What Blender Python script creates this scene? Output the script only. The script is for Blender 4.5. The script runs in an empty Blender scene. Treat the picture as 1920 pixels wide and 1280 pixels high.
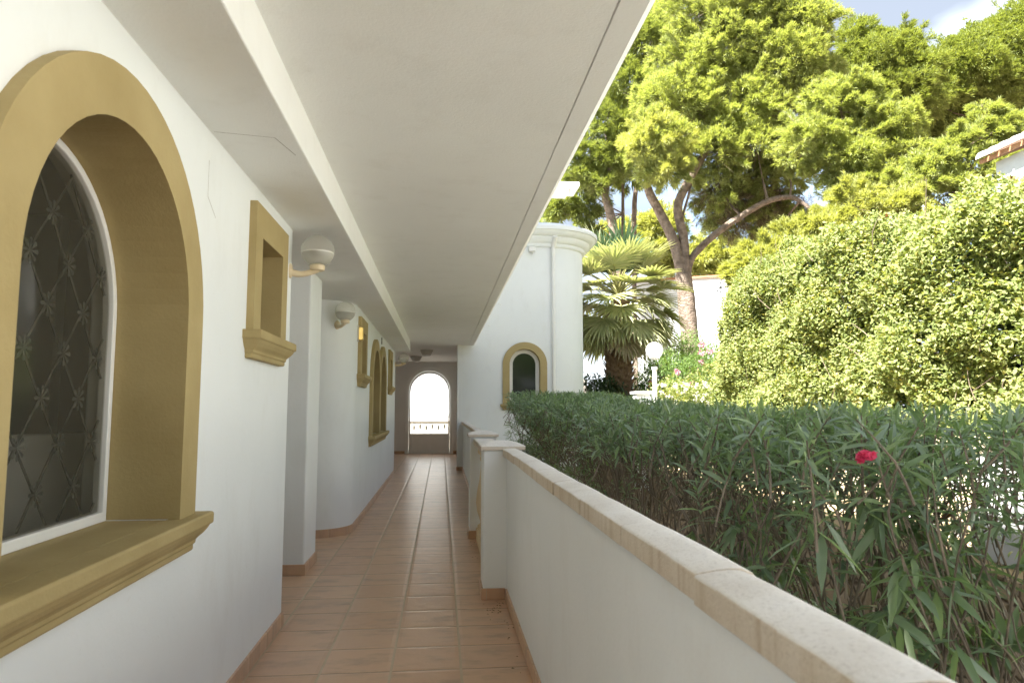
import bpy, bmesh, math, random
import numpy as np
from mathutils import Vector, Matrix
from mathutils.geometry import tessellate_polygon

SC = bpy.context.scene
COL = SC.collection
PI = math.pi
rng = np.random.default_rng(7)
random.seed(5)

# ------------------------------------------------------------------ helpers
class MB:
    """collects shapes and links them as ONE mesh object"""
    def __init__(s): s.v = []; s.f = []
    def add(s, vs, fs):
        b = len(s.v); s.v += [tuple(p) for p in vs]; s.f += [tuple(b+i for i in f) for f in fs]
    def box(s, x0, x1, y0, y1, z0, z1):
        s.add([(x0,y0,z0),(x1,y0,z0),(x1,y1,z0),(x0,y1,z0),(x0,y0,z1),(x1,y0,z1),(x1,y1,z1),(x0,y1,z1)],
              [(0,3,2,1),(4,5,6,7),(0,1,5,4),(1,2,6,5),(2,3,7,6),(3,0,4,7)])
    def loops(s, rings, cap0=True, cap1=True, closed=True):
        n = len(rings[0]); b = len(s.v)
        for r in rings: s.v += [tuple(p) for p in r]
        for i in range(len(rings)-1):
            for j in range(n if closed else n-1):
                k = (j+1) % n
                s.f.append((b+i*n+j, b+i*n+k, b+(i+1)*n+k, b+(i+1)*n+j))
        if cap0: s.f.append(tuple(b+j for j in reversed(range(n))))
        if cap1: s.f.append(tuple(b+(len(rings)-1)*n+j for j in range(n)))
    def lathe(s, prof, c=(0,0,0), n=24, cap0=True, cap1=True):
        s.loops([[(c[0]+r*math.cos(2*PI*j/n), c[1]+r*math.sin(2*PI*j/n), c[2]+z) for j in range(n)] for r, z in prof], cap0, cap1)
    def tube(s, pts, rad, n=8, sub=0, wob=0.0):
        P = [Vector(p) for p in pts]; R = list(rad) if hasattr(rad, '__len__') else [rad]*len(P)
        if sub and len(P) > 2:
            Q, S = [], []
            for i in range(len(P)-1):
                p0, p1, p2, p3 = P[max(i-1,0)], P[i], P[i+1], P[min(i+2,len(P)-1)]
                for k in range(sub):
                    t = k/sub
                    Q.append(0.5*((2*p1)+(p2-p0)*t+(2*p0-5*p1+4*p2-p3)*t*t+(3*p1-p0-3*p2+p3)*t**3)); S.append(R[i]*(1-t)+R[i+1]*t)
            Q.append(P[-1]); S.append(R[-1]); P, R = Q, S
        rings = []; u = None
        for i, p in enumerate(P):
            d = (P[min(i+1,len(P)-1)]-P[max(i-1,0)]).normalized()
            if u is None:
                u = d.cross(Vector((0,0,1)));
                if u.length < 1e-3: u = d.cross(Vector((1,0,0)))
            u = (u - d*u.dot(d)).normalized(); w = d.cross(u)
            rr = [R[i]*(1+wob*random.uniform(-1,1)) for _ in range(n)]
            rings.append([p+(u*math.cos(2*PI*j/n)+w*math.sin(2*PI*j/n))*rr[j] for j in range(n)])
        s.loops(rings)
    def panel(s, outer, holes, conv):
        """flat panel with holes; conv(u,v,t) with t=0 front, 1 back"""
        loops = [outer]+holes; pts = [p for l in loops for p in l]
        tris = tessellate_polygon([[Vector((p[0],p[1],0)) for p in l] for l in loops])
        N = len(pts)
        vs = [conv(u,v,0) for u,v in pts]+[conv(u,v,1) for u,v in pts]; fs = []
        for a,b,c in tris: fs.append((a,b,c)); fs.append((N+c,N+b,N+a))
        o = 0
        for l in loops:
            m = len(l)
            for i in range(m): fs.append((o+i, o+(i+1)%m, N+o+(i+1)%m, N+o+i))
            o += m
        s.add(vs, fs)
    def build(s, name, m, parent=None, smooth=False, bevel=0, fix=True):
        me = bpy.data.meshes.new(name); me.from_pydata(s.v, [], s.f)
        if fix:
            bm = bmesh.new(); bm.from_mesh(me); bmesh.ops.recalc_face_normals(bm, faces=bm.faces); bm.to_mesh(me); bm.free()
        return link(name, me, m, parent, smooth, bevel)

def link(name, me, m, parent=None, smooth=False, bevel=0):
    o = bpy.data.objects.new(name, me); COL.objects.link(o); me.materials.append(m)
    if smooth:
        me.polygons.foreach_set('use_smooth', [True]*len(me.polygons))
        if smooth != 'all': me.set_sharp_from_angle(angle=math.radians(40))
    if bevel:
        b = o.modifiers.new('bevel','BEVEL'); b.width = bevel; b.segments = 2; b.limit_method = 'ANGLE'; b.angle_limit = math.radians(35)
    if parent: adopt(o, parent)
    return o
def adopt(o, parent):
    o.parent = parent
    o.matrix_parent_inverse = Matrix.Translation(-Vector(parent.location))
def tag(o, label=None, cat=None, group=None, kind=None):
    if label: o['label'] = label
    if cat: o['category'] = cat
    if group: o['group'] = group
    if kind: o['kind'] = kind
    return o
def thing(name, loc, label, cat, group=None):
    o = bpy.data.objects.new(name, None); COL.objects.link(o); o.location = loc; o.empty_display_size = .1
    return tag(o, label, cat, group)
def copy_tree(o, parent=None):
    c = o.copy(); COL.objects.link(c)
    if parent: c.parent = parent
    for ch in list(o.children): copy_tree(ch, c)
    return c

# -------- vectorised leaf meshes
def np_mesh(name, verts, faces_list):
    """faces_list: list of (nfaces x k) int arrays"""
    me = bpy.data.meshes.new(name)
    loops = np.concatenate([f.ravel() for f in faces_list]).astype(np.int32)
    tot = np.concatenate([np.full(len(f), f.shape[1]) for f in faces_list]).astype(np.int32)
    st = np.concatenate([[0], np.cumsum(tot)[:-1]]).astype(np.int32)
    me.vertices.add(len(verts)); me.vertices.foreach_set('co', verts.astype(np.float32).ravel())
    me.loops.add(len(loops)); me.loops.foreach_set('vertex_index', loops)
    me.polygons.add(len(tot)); me.polygons.foreach_set('loop_start', st)
    try: me.polygons.foreach_set('loop_total', tot)
    except Exception: pass
    me.update(calc_edges=True); me.validate()
    return me
def nrm(a): return a/np.maximum(np.linalg.norm(a, axis=-1, keepdims=True), 1e-9)
def rdir(n): return nrm(rng.normal(size=(n,3)))
def leaves(P, D, L, W, lance=True, droop=0.0, fold=0.15, face=None):
    """P base, D direction, L length, W width -> verts, faces"""
    n = len(P); D = nrm(D); S = nrm(np.cross(D, rdir(n)*.55+np.array([0,0,1.] if face is None else face)));  U = np.cross(S, D)
    L = np.broadcast_to(L,(n,))[:,None]; W = np.broadcast_to(W,(n,))[:,None]
    dz = np.array([0,0,-1.])*droop
    def pt(t, w, h=0): return P + D*L*t + S*W*w*.5 + U*W*h + dz*L*t*t
    if lance:
        v = np.stack([P, pt(.33,-1,fold), pt(.33,1,fold), pt(.33,0), pt(.7,-.8,fold), pt(.7,.8,fold), pt(.7,0), pt(1,0)],1).reshape(-1,3)
        b = (np.arange(n)*8)[:,None]
        tri = np.concatenate([b+np.array([[0,3,1]]), b+np.array([[0,2,3]]), b+np.array([[4,6,7]]), b+np.array([[6,5,7]])])
        q = np.concatenate([b+np.array([[1,3,6,4]]), b+np.array([[3,2,5,6]])])
        return v, [tri, q]
    v = np.stack([P, pt(.5,-1,fold), pt(1,0), pt(.5,1,fold)],1).reshape(-1,3)
    b = (np.arange(n)*4)[:,None]
    return v, [b+np.array([[0,1,2,3]])]

# ------------------------------------------------------------------ materials
def mat(name): 
    m = bpy.data.materials.new(name); m.use_nodes = True; nt = m.node_tree
    b = nt.nodes['Principled BSDF']; return m, nt, b
def node(nt, t, **kw):
    n = nt.nodes.new(t)
    for k, v in kw.items():
        if k in n.inputs: n.inputs[k].default_value = v
        else: setattr(n, k, v)
    return n
def ramp(nt, fac, cols, pos=None):
    r = nt.nodes.new('ShaderNodeValToRGB'); e = r.color_ramp.elements
    n = len(cols); pos = pos or [i/(n-1) for i in range(n)]
    while len(e) < n: e.new(.5)
    for i in range(n): e[i].position = pos[i]; e[i].color = (*cols[i],1)
    nt.links.new(fac, r.inputs[0]); return r.outputs[0]
def mathn(nt, op, a, b=None, c=None):
    n = nt.nodes.new('ShaderNodeMath'); n.operation = op
    for i, x in enumerate((a,b,c)):
        if x is None: continue
        if isinstance(x,(int,float)): n.inputs[i].default_value = x
        else: nt.links.new(x, n.inputs[i])
    return n.outputs[0]
def mixc(nt, fac, a, b, mode='MIX'):
    n = nt.nodes.new('ShaderNodeMix'); n.data_type = 'RGBA'; n.blend_type = mode
    for i, x in ((0,fac),(6,a),(7,b)):
        if isinstance(x,(int,float)): n.inputs[i].default_value = x
        elif isinstance(x,tuple): n.inputs[i].default_value = (*x,1) if len(x)==3 else x
        else: nt.links.new(x, n.inputs[i])
    return n.outputs[2]
def noise(nt, scale, detail=4, rough=.55, vec=None, out='Fac'):
    n = node(nt,'ShaderNodeTexNoise'); n.inputs['Scale'].default_value = scale; n.inputs['Detail'].default_value = detail; n.inputs['Roughness'].default_value = rough
    if vec is None:
        g = nt.nodes.new('ShaderNodeNewGeometry'); vec = g.outputs['Position']
    nt.links.new(vec, n.inputs['Vector']); return n.outputs[out]
def surf(name, c1, c2=None, scale=6, rough=.7, bump=.0, bscale=60, bdist=.01, spec=.5, pos=(.3,.7), metal=0, detail=5):
    m, nt, b = mat(name)
    if c2: nt.links.new(ramp(nt, noise(nt, scale, detail), [c1,c2], pos), b.inputs['Base Color'])
    else: b.inputs['Base Color'].default_value = (*c1,1)
    b.inputs['Roughness'].default_value = rough; b.inputs['Specular IOR Level'].default_value = spec; b.inputs['Metallic'].default_value = metal
    if bump:
        bn = node(nt,'ShaderNodeBump', Strength=bump, Distance=bdist); nt.links.new(noise(nt,bscale,6,.6), bn.inputs['Height']); nt.links.new(bn.outputs[0], b.inputs['Normal'])
    return m
def leafmat(name, cols, rough=.5, transl=.35, tcol=None, spec=.4, pos=None):
    m, nt, b = mat(name); g = nt.nodes.new('ShaderNodeNewGeometry')
    c = ramp(nt, g.outputs['Random Per Island'], cols, pos)
    nt.links.new(c, b.inputs['Base Color']); b.inputs['Roughness'].default_value = rough; b.inputs['Specular IOR Level'].default_value = spec
    t = nt.nodes.new('ShaderNodeBsdfTranslucent')
    nt.links.new(mixc(nt, 1.0, c, tcol or (1.3,1.25,.5), 'MULTIPLY'), t.inputs['Color'])
    ms = nt.nodes.new('ShaderNodeMixShader'); ms.inputs[0].default_value = transl
    nt.links.new(b.outputs[0], ms.inputs[1]); nt.links.new(t.outputs[0], ms.inputs[2])
    nt.links.new(ms.outputs[0], nt.nodes['Material Output'].inputs['Surface']); return m

M = {}
def stucco(name, c1, c2, bump, bscale, bdist, scuff=True):
    m = surf(name, c1, c2, 1.3, .85, bump, bscale, bdist, .25)
    if scuff:      # faint scuffs and rain-run marks of their own shape
        nt = m.node_tree; b = nt.nodes['Principled BSDF']; src = b.inputs['Base Color'].links[0].from_socket
        mp = node(nt,'ShaderNodeMapping'); mp.inputs['Scale'].default_value = (2.2,2.2,.9); g = nt.nodes.new('ShaderNodeNewGeometry'); nt.links.new(g.outputs['Position'], mp.inputs[0])
        st = ramp(nt, noise(nt,2.2,7,.66,mp.outputs[0]), [(0,0,0),(.12,.12,.12)], [.52,.74]); c = mixc(nt, st, src, (.50,.47,.41))
        sc = ramp(nt, noise(nt,26,5,.7), [(0,0,0),(.22,.22,.22)], [.63,.78]); c = mixc(nt, sc, c, (.55,.52,.46))
        nt.links.new(c, b.inputs['Base Color'])
    return m
M['wall'] = stucco('white_stucco', (.785,.815,.82), (.825,.85,.855), .25, 45, .004)
M['soffit'] = stucco('rough_stucco', (.845,.855,.84), (.88,.89,.875), .32, 90, .006)
M['ochre'] = surf('ochre_paint', (.375,.290,.132), (.44,.35,.17), 3.5, .7, .35, 70, .004, .25)
M['white_paint'] = surf('white_enamel', (.80,.80,.78), (.76,.76,.73), 4, .4, .05, 40, .002)
M['cream_plastic'] = surf('cream_plastic', (.72,.60,.40), (.76,.64,.44), 8, .4)
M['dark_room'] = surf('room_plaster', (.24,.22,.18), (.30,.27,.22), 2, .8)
M['pale_cloth'] = surf('pale_fabric', (.88,.875,.86), (.92,.915,.90), 9, .8)
M['brass'] = surf('brass', (.60,.42,.12), (.68,.48,.15), 6, .35, metal=.6)
M['bronze'] = surf('grey_bronze', (.50,.48,.44), (.56,.54,.50), 6, .5)
M['opal'] = surf('opal_glass', (.82,.82,.80), (.84,.84,.82), 3, .2)
def milky(name, col, clear, transl):
    m, nt, b = mat(name); b.inputs['Base Color'].default_value = (*col,1); b.inputs['Roughness'].default_value = .25
    t = nt.nodes.new('ShaderNodeBsdfTranslucent'); t.inputs[0].default_value = (*col,1)
    a = nt.nodes.new('ShaderNodeMixShader'); a.inputs[0].default_value = transl; nt.links.new(b.outputs[0], a.inputs[1]); nt.links.new(t.outputs[0], a.inputs[2])
    tr = nt.nodes.new('ShaderNodeBsdfTransparent'); c = nt.nodes.new('ShaderNodeMixShader'); c.inputs[0].default_value = clear
    nt.links.new(a.outputs[0], c.inputs[1]); nt.links.new(tr.outputs[0], c.inputs[2]); nt.links.new(c.outputs[0], nt.nodes['Material Output'].inputs[0]); return m
M['globe_opal'] = milky('opal_globe', (.88,.88,.86), 0, .5); M['reflector'] = milky('prismatic_reflector', (.92,.91,.86), .58, .45)
M['number'] = surf('black_enamel', (.03,.03,.03), (.04,.04,.04), 5, .4)
M['crack'] = surf('crack_line', (.42,.41,.38), (.5,.49,.46), 20, .9)  # flat grey of the hairline crack strips
M['soil'] = surf('soil', (.16,.12,.08), (.28,.22,.15), 5, .95, .8, 20, .03)
M['bark'] = surf('pine_bark', (.15,.115,.09), (.38,.30,.24), 5, .95, 1.0, 14, .09, .1)
M['palm_bark'] = surf('palm_bark', (.20,.125,.075), (.42,.29,.18), 9, .9, 1.0, 16, .05, .1)
M['twig'] = surf('dry_twig', (.20,.15,.11), (.30,.24,.18), 5, .9)
M['stem'] = surf('oleander_stem', (.10,.078,.055), (.24,.195,.145), 9, .85, .5, 60, .004)
M['cream_stone'] = surf('cream_cast_stone', (.66,.52,.33), (.74,.62,.43), 5, .8, .3, 50, .004)
M['terracotta'] = surf('roof_terracotta', (.42,.20,.10), (.56,.31,.17), 6, .85, .4, 30, .01)
M['grey_paint'] = surf('grey_render', (.42,.43,.43), (.48,.49,.49), 3, .8, .2, 40, .004)
M['path'] = surf('pale_paving', (.62,.58,.52), (.70,.66,.60), 3, .85, .2, 30, .004)

# floor tiles
def tile_mat(skirt=False):
    m, nt, b = mat('skirting_tile' if skirt else 'terracotta_tile')
    g = nt.nodes.new('ShaderNodeNewGeometry'); sp = nt.nodes.new('ShaderNodeSeparateXYZ'); nt.links.new(g.outputs['Position'], sp.inputs[0])
    X, Y = sp.outputs[0], sp.outputs[1]
    px, py = .3475, .3475
    if skirt: u = mathn(nt,'DIVIDE', mathn(nt,'ADD',Y,X), py); v = mathn(nt,'ADD', 0.5, 0.0)
    else:
        u = mathn(nt,'DIVIDE', mathn(nt,'SUBTRACT',X,.112), px); v = mathn(nt,'DIVIDE', mathn(nt,'SUBTRACT',Y,3.651), py)
    def edge(t):
        f = mathn(nt,'FRACT',t); return mathn(nt,'MINIMUM', f, mathn(nt,'SUBTRACT',1.0,f))
    eu = edge(u); ev = edge(v) if not skirt else None
    wob = mathn(nt,'MULTIPLY', mathn(nt,'SUBTRACT', noise(nt,22,3), .5), .012)
    gu = mathn(nt,'LESS_THAN', mathn(nt,'ADD',eu,wob), .019 if not skirt else .008)
    if skirt: gm = gu
    else: gm = mathn(nt,'MAXIMUM', gu, mathn(nt,'LESS_THAN', mathn(nt,'ADD',ev,wob), .013))
    cid = nt.nodes.new('ShaderNodeCombineXYZ'); nt.links.new(mathn(nt,'FLOOR',u), cid.inputs[0])
    if not skirt: nt.links.new(mathn(nt,'FLOOR',v), cid.inputs[1])
    wn = nt.nodes.new('ShaderNodeTexWhiteNoise'); nt.links.new(cid.outputs[0], wn.inputs['Vector'])
    base = ramp(nt, wn.outputs['Value'], [(.52,.325,.205),(.58,.38,.25),(.54,.355,.24),(.62,.415,.275)])
    # smoky firing marks, shifted per tile
    va = nt.nodes.new('ShaderNodeVectorMath'); va.operation = 'MULTIPLY_ADD'; va.inputs[1].default_value = (7,7,7)
    nt.links.new(wn.outputs['Color'], va.inputs[0]); nt.links.new(g.outputs['Position'], va.inputs[2])
    st = node(nt,'ShaderNodeMapping'); st.inputs['Scale'].default_value = (2.2,5.2,1); nt.links.new(va.outputs[0], st.inputs[0])
    n1 = noise(nt, 1.6, 5, .6, st.outputs[0]); 
    base = mixc(nt, ramp(nt,n1,[(0,0,0),(.75,.75,.75)],[.5,.75]), base, (.27,.19,.14))
    n2 = noise(nt, 11, 6, .65, va.outputs[0]); base = mixc(nt, ramp(nt,n2,[(0,0,0),(.5,.5,.5)],[.45,.75]), base, (.60,.40,.25))
    base = mixc(nt, gm, base, ramp(nt, noise(nt,9,4), [(.27,.20,.135),(.36,.285,.20)]))
    base = mixc(nt, gu, base, ramp(nt, noise(nt,9,4), [(.42,.33,.23),(.58,.48,.36)]))
    nt.links.new(base, b.inputs['Base Color'])
    rr = mathn(nt,'ADD', .25, mathn(nt,'MULTIPLY', noise(nt,14,4), .16)); rr = mathn(nt,'ADD', rr, mathn(nt,'MULTIPLY',gm,.4))
    nt.links.new(rr, b.inputs['Roughness']); b.inputs['Specular IOR Level'].default_value = .5
    # relief: pillowed rustic tile, sunk grout
    if skirt: e = mathn(nt,'MINIMUM', mathn(nt,'MULTIPLY',eu,12.0), 1.0)
    else: e = mathn(nt,'MINIMUM', mathn(nt,'MULTIPLY', mathn(nt,'MINIMUM',eu,ev), 14.0), 1.0)
    h = mathn(nt,'ADD', mathn(nt,'MULTIPLY', e, .006), mathn(nt,'MULTIPLY', noise(nt,7,2,.45), .008))
    h = mathn(nt,'ADD', h, mathn(nt,'MULTIPLY', noise(nt,70,3,.5), .0012))
    bn = node(nt,'ShaderNodeBump', Strength=.38, Distance=1.0); nt.links.new(h, bn.inputs['Height']); nt.links.new(bn.outputs[0], b.inputs['Normal'])
    return m
M['rear_stop'] = surf('rear_stop_tone', (.44,.40,.34), (.50,.46,.39), 6, .5)  # even tone of the unseen panel that cuts light from behind
M['porch'] = surf('porch_off_white', (.72,.71,.69), (.77,.76,.74), 2, .85, .25, 45, .004, .25)  # slightly darker and warmer than the white stucco
M['court'] = surf('court_render', (.40,.37,.32), (.46,.43,.37), 2, .85, .25, 45, .004, .25)
M['tile'] = tile_mat(); M['skirt'] = tile_mat(True)

# coping: pale weathered limestone with dirty streaks
def coping_mat():
    m, nt, b = mat('weathered_limestone')
    base = ramp(nt, noise(nt, 4, 8, .65), [(.68,.63,.56),(.78,.74,.68),(.83,.80,.75)], [.3,.5,.7])
    sp = noise(nt, 120, 4, .7); base = mixc(nt, ramp(nt,sp,[(0,0,0),(.45,.45,.45)],[.52,.72]), base, (.36,.31,.26))
    mp = node(nt,'ShaderNodeMapping'); mp.inputs['Scale'].default_value = (6,26,1.2); g = nt.nodes.new('ShaderNodeNewGeometry'); nt.links.new(g.outputs['Position'], mp.inputs[0])
    stn = noise(nt, 1.0, 5, .6, mp.outputs[0])
    sx = nt.nodes.new('ShaderNodeSeparateXYZ'); nt.links.new(g.outputs['True Normal'], sx.inputs[0])
    side = mathn(nt,'LESS_THAN', mathn(nt,'ABSOLUTE', sx.outputs[2]), .5)
    base = mixc(nt, mathn(nt,'MULTIPLY', side, ramp(nt,stn,[(0,0,0),(.8,.8,.8)],[.5,.75])), base, (.36,.255,.15))
    base = mixc(nt, mathn(nt,'MULTIPLY', side, .45), base, (.55,.42,.27))
    nt.links.new(base, b.inputs['Base Color']); b.inputs['Roughness'].default_value = .85; b.inputs['Specular IOR Level'].default_value = .25
    bn = node(nt,'ShaderNodeBump', Strength=.7, Distance=.004); nt.links.new(noise(nt,140,6,.7), bn.inputs['Height']); nt.links.new(bn.outputs[0], b.inputs['Normal'])
    return m
M['coping'] = coping_mat()

def rubble_mat():
    m, nt, b = mat('rubble_stone')
    g = nt.nodes.new('ShaderNodeNewGeometry')
    vm = nt.nodes.new('ShaderNodeVectorMath'); vm.operation = 'MULTIPLY_ADD'; vm.inputs[1].default_value = (.12,.12,.12)
    nn = node(nt,'ShaderNodeTexNoise', Scale=6.0); nt.links.new(g.outputs['Position'], nn.inputs['Vector']); nt.links.new(nn.outputs['Color'], vm.inputs[0]); nt.links.new(g.outputs['Position'], vm.inputs[2])
    v = node(nt,'ShaderNodeTexVoronoi', Scale=5.0); v.feature='DISTANCE_TO_EDGE'; nt.links.new(vm.outputs[0], v.inputs['Vector'])
    v2 = node(nt,'ShaderNodeTexVoronoi', Scale=5.0); nt.links.new(vm.outputs[0], v2.inputs['Vector'])
    sc = nt.nodes.new('ShaderNodeSeparateColor'); nt.links.new(v2.outputs['Color'], sc.inputs[0])
    base = ramp(nt, sc.outputs[0], [(.34,.25,.15),(.46,.36,.23),(.40,.33,.25),(.54,.44,.30)])
    base = mixc(nt, .5, base, ramp(nt, noise(nt,18,6,.7), [(.22,.16,.1),(.55,.45,.32)],[.3,.7]))
    base = mixc(nt, ramp(nt, v.outputs['Distance'], [(1,1,1),(0,0,0)],[.02,.09]), base, (.13,.095,.06))
    nt.links.new(base, b.inputs['Base Color']); b.inputs['Roughness'].default_value = .95
    bn = node(nt,'ShaderNodeBump', Strength=1.0, Distance=.08); nt.links.new(mathn(nt,'MINIMUM', v.outputs['Distance'], .12), bn.inputs['Height']); nt.links.new(bn.outputs[0], b.inputs['Normal'])
    return m
M['rubble'] = rubble_mat()

def glass(name, tint, ior=1.45, refl=1.0, rough=.02, haze=0):
    m = bpy.data.materials.new(name); m.use_nodes = True; nt = m.node_tree; nt.nodes.clear()
    o = nt.nodes.new('ShaderNodeOutputMaterial'); t = nt.nodes.new('ShaderNodeBsdfTransparent'); t.inputs[0].default_value = (*tint,1)
    gl = nt.nodes.new('ShaderNodeBsdfGlossy'); gl.inputs['Roughness'].default_value = rough
    lw = nt.nodes.new('ShaderNodeLayerWeight'); lw.inputs[0].default_value = .5
    fr = mathn(nt,'ADD', .04, mathn(nt,'MULTIPLY', mathn(nt,'POWER', lw.outputs['Facing'], 4.0), .8))
    ms = nt.nodes.new('ShaderNodeMixShader'); nt.links.new(mathn(nt,'MULTIPLY',fr,refl), ms.inputs[0])
    nt.links.new(t.outputs[0], ms.inputs[1]); nt.links.new(gl.outputs[0], ms.inputs[2]); nt.links.new(ms.outputs[0], o.inputs[0])
    if haze:
        df = nt.nodes.new('ShaderNodeBsdfDiffuse'); df.inputs[0].default_value = (.85,.84,.79,1); mx = nt.nodes.new('ShaderNodeMixShader'); mx.inputs[0].default_value = haze
        nt.links.new(ms.outputs[0], mx.inputs[1]); nt.links.new(df.outputs[0], mx.inputs[2]); nt.links.new(mx.outputs[0], o.inputs[0])
    return m
M['pane'] = glass('window_glass', (.90,.89,.85), 1.4, .35, .08)
nt = M['pane'].node_tree; o_ = [n for n in nt.nodes if n.type == 'OUTPUT_MATERIAL'][0]; src = o_.inputs[0].links[0].from_socket
df = nt.nodes.new('ShaderNodeBsdfDiffuse'); df.inputs[0].default_value = (.11,.105,.085,1); mx = nt.nodes.new('ShaderNodeMixShader'); mx.inputs[0].default_value = .22
nt.links.new(src, mx.inputs[1]); nt.links.new(df.outputs[0], mx.inputs[2]); nt.links.new(mx.outputs[0], o_.inputs[0])
M['clear'] = glass('clear_glass', (.95,.95,.95), 1.3, .6)
M['globe'] = glass('globe_glass', (.97,.965,.94), 1.3, .6, .05, .20)
m, nt, b = mat('dark_glass'); b.inputs['Base Color'].default_value = (.02,.022,.02,1); b.inputs['Roughness'].default_value = .06; M['dark_glass'] = m
M['lead'] = surf('lead_came', (.05,.048,.04), (.07,.068,.058), 10, .7)
M['rosette'] = surf('etched_rosette', (.085,.09,.088), (.115,.12,.116), 30, .9)

M['ole'] = leafmat('oleander_leaf', [(.13,.19,.115),(.18,.25,.155),(.235,.31,.205),(.17,.245,.12),(.29,.39,.17)], .32, .32, (1.1,1.3,.55), .8)
M['hedge'] = leafmat('hedge_leaf', [(.16,.21,.07),(.24,.29,.10),(.31,.355,.14),(.38,.405,.175),(.50,.44,.15)], .6, .35, None, .15, [0,.35,.65,.9,1])
M['pine'] = leafmat('pine_needle', [(.27,.325,.12),(.35,.40,.155),(.41,.45,.185),(.47,.49,.225)], .6, .4, (1.25,1.25,.45), .25)
M['pine_dark'] = leafmat('umbrella_pine_needle', [(.20,.25,.085),(.27,.315,.10),(.33,.365,.125)], .6, .35, (1.2,1.2,.45), .25)
M['pine_bright'] = leafmat('young_or_sunlit_needle', [(.35,.39,.14),(.43,.46,.18),(.50,.51,.23)], .6, .4, (1.25,1.2,.45), .25)  # young needles, and the sunlight painted on the big pine's front clumps
M['dead_needle'] = leafmat('dry_needle', [(.11,.085,.05),(.17,.13,.08),(.20,.165,.11)], .8, .1, (1,1,1), .1)
M['palm'] = leafmat('palm_blade', [(.33,.37,.20),(.41,.44,.23),(.48,.49,.27),(.55,.53,.34)], .5, .3, (1.2,1.2,.6), .4)
M['palm_young'] = leafmat('young_palm_blade', [(.09,.16,.085),(.13,.21,.11)], .5, .3, (1.2,1.2,.6), .4)
M['palm_dead'] = leafmat('dry_palm_blade', [(.34,.28,.18),(.46,.39,.27),(.28,.22,.14)], .8, .1, (1,1,1), .1)
M['petiole'] = surf('palm_petiole', (.24,.24,.08), (.32,.30,.12), 6, .5)
M['shrub'] = leafmat('shrub_leaf', [(.11,.19,.06),(.16,.25,.08),(.22,.31,.10)], .6, .35, None, .2)
M['shrub_dark'] = leafmat('shade_leaf', [(.025,.05,.018),(.04,.075,.025),(.06,.09,.03)], .45, .2, None, .4)  # leaf tone with shade put in, for hedge interior and shaded bush
M['pink'] = leafmat('pink_petal', [(.62,.34,.42),(.72,.46,.52),(.70,.40,.46)], .6, .3, (1,1,1), .2)
M['red'] = leafmat('crimson_petal', [(.72,.06,.16),(.80,.12,.24),(.62,.035,.11)], .55, .25, (1,1,1), .3)
M['white_petal'] = leafmat('white_petal', [(.72,.72,.62),(.8,.8,.72)], .6, .3, (1,1,1), .2)
M['rust_leaf'] = leafmat('rust_leaf', [(.30,.12,.03),(.22,.09,.03)], .6, .25, (1,1,1), .2)
# ================================================================== HOUSE
WX = -.945; W2X = -.925
def arch(c, zc, R, z0, n=28):
    return [(c-R,z0),(c+R,z0)]+[(c+R*math.cos(PI*i/n), zc+R*math.sin(PI*i/n)) for i in range(n+1)]
def rect(a, b, z0, z1): return [(a,z0),(b,z0),(b,z1),(a,z1)]
def onx(x0, x1): return lambda u,v,t: (x0+(x1-x0)*t, u, v)
def ony(y0, y1): return lambda u,v,t: (u, y0+(y1-y0)*t, v)
def strip(mb, path, z0, z1, th):
    """wall strip along a plan path, thickness th to the LEFT of travel"""
    n = len(path); L, = [[]]
    out = []
    for i in range(n):
        a = Vector(path[max(i-1,0)]); c = Vector(path[min(i+1,n-1)]); p = Vector(path[i])
        ds = []
        if i > 0: ds.append((p-a).normalized())
        if i < n-1: ds.append((c-p).normalized())
        ns = [Vector((-d.y,d.x)) for d in ds]; nn = sum(ns, Vector((0,0)));
        nn.normalize(); k = 1/max(.3, nn.dot(ns[0])); out.append(p+nn*th*k)
    mb.loops([[(p[0],p[1],z0),(p[0],p[1],z1),(q.x,q.y,z1),(q.x,q.y,z0)] for p,q in zip(path,out)])

house = thing('house', (-1.2,8,0), 'long white stucco house with ochre window surrounds, low ceiling over its tiled walkway', 'house')
# --- near wall with the big arched window and the small square one
A1 = dict(c=2.094, zc=1.613, R=.510, z0=.91)
mb = MB(); mb.panel(rect(-6,4.46,-.02,2.44), [arch(A1['c'],A1['zc'],A1['R'],A1['z0']), rect(3.60,4.06,1.675,2.165)], onx(WX,-1.245))
mb.build('wall', M['wall'], house, bevel=.008)
# recess beyond it, door jamb pier, back wall of the recess
mb = MB(); mb.box(-2.3,-1.06,5.76,6.27,-.02,2.44); mb.build('wall', M['wall'], house, bevel=.012)
mb = MB(); mb.box(-2.45,-2.2,4.2,8.4,-.02,2.44); mb.build('wall', M['wall'], house)
# rounded wall
arcp = [(-1.325+.40*math.sin(a), 7.73-.40*math.cos(a)) for a in [PI/2*i/16 for i in range(17)]]
mb = MB(); strip(mb, [(-2.3,7.33)]+arcp+[(W2X,7.80)], -.02, 2.44, .25); mb.build('wall', M['wall'], house, smooth=True)
# far wall with twin arches and two small windows
TA = [dict(c=9.83, zc=1.63, R=.47, z0=.94), dict(c=10.98, zc=1.63, R=.47, z0=.94)]
mb = MB(); mb.panel(rect(7.80,14.25,-.02,2.44), [rect(7.98,8.42,1.675,2.165)]+[arch(a['c'],a['zc'],a['R'],a['z0']) for a in TA]+[rect(12.42,12.88,1.675,2.165)], onx(W2X,-1.235))
mb.build('wall', M['wall'], house)
mb = MB(); mb.box(-2.1,-1.235,14.0,14.25,-.02,2.66); mb.box(-2.1,-1.75,14.25,20.7,-.02,2.66)
mb.build('wall', M['porch'], house)
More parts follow.
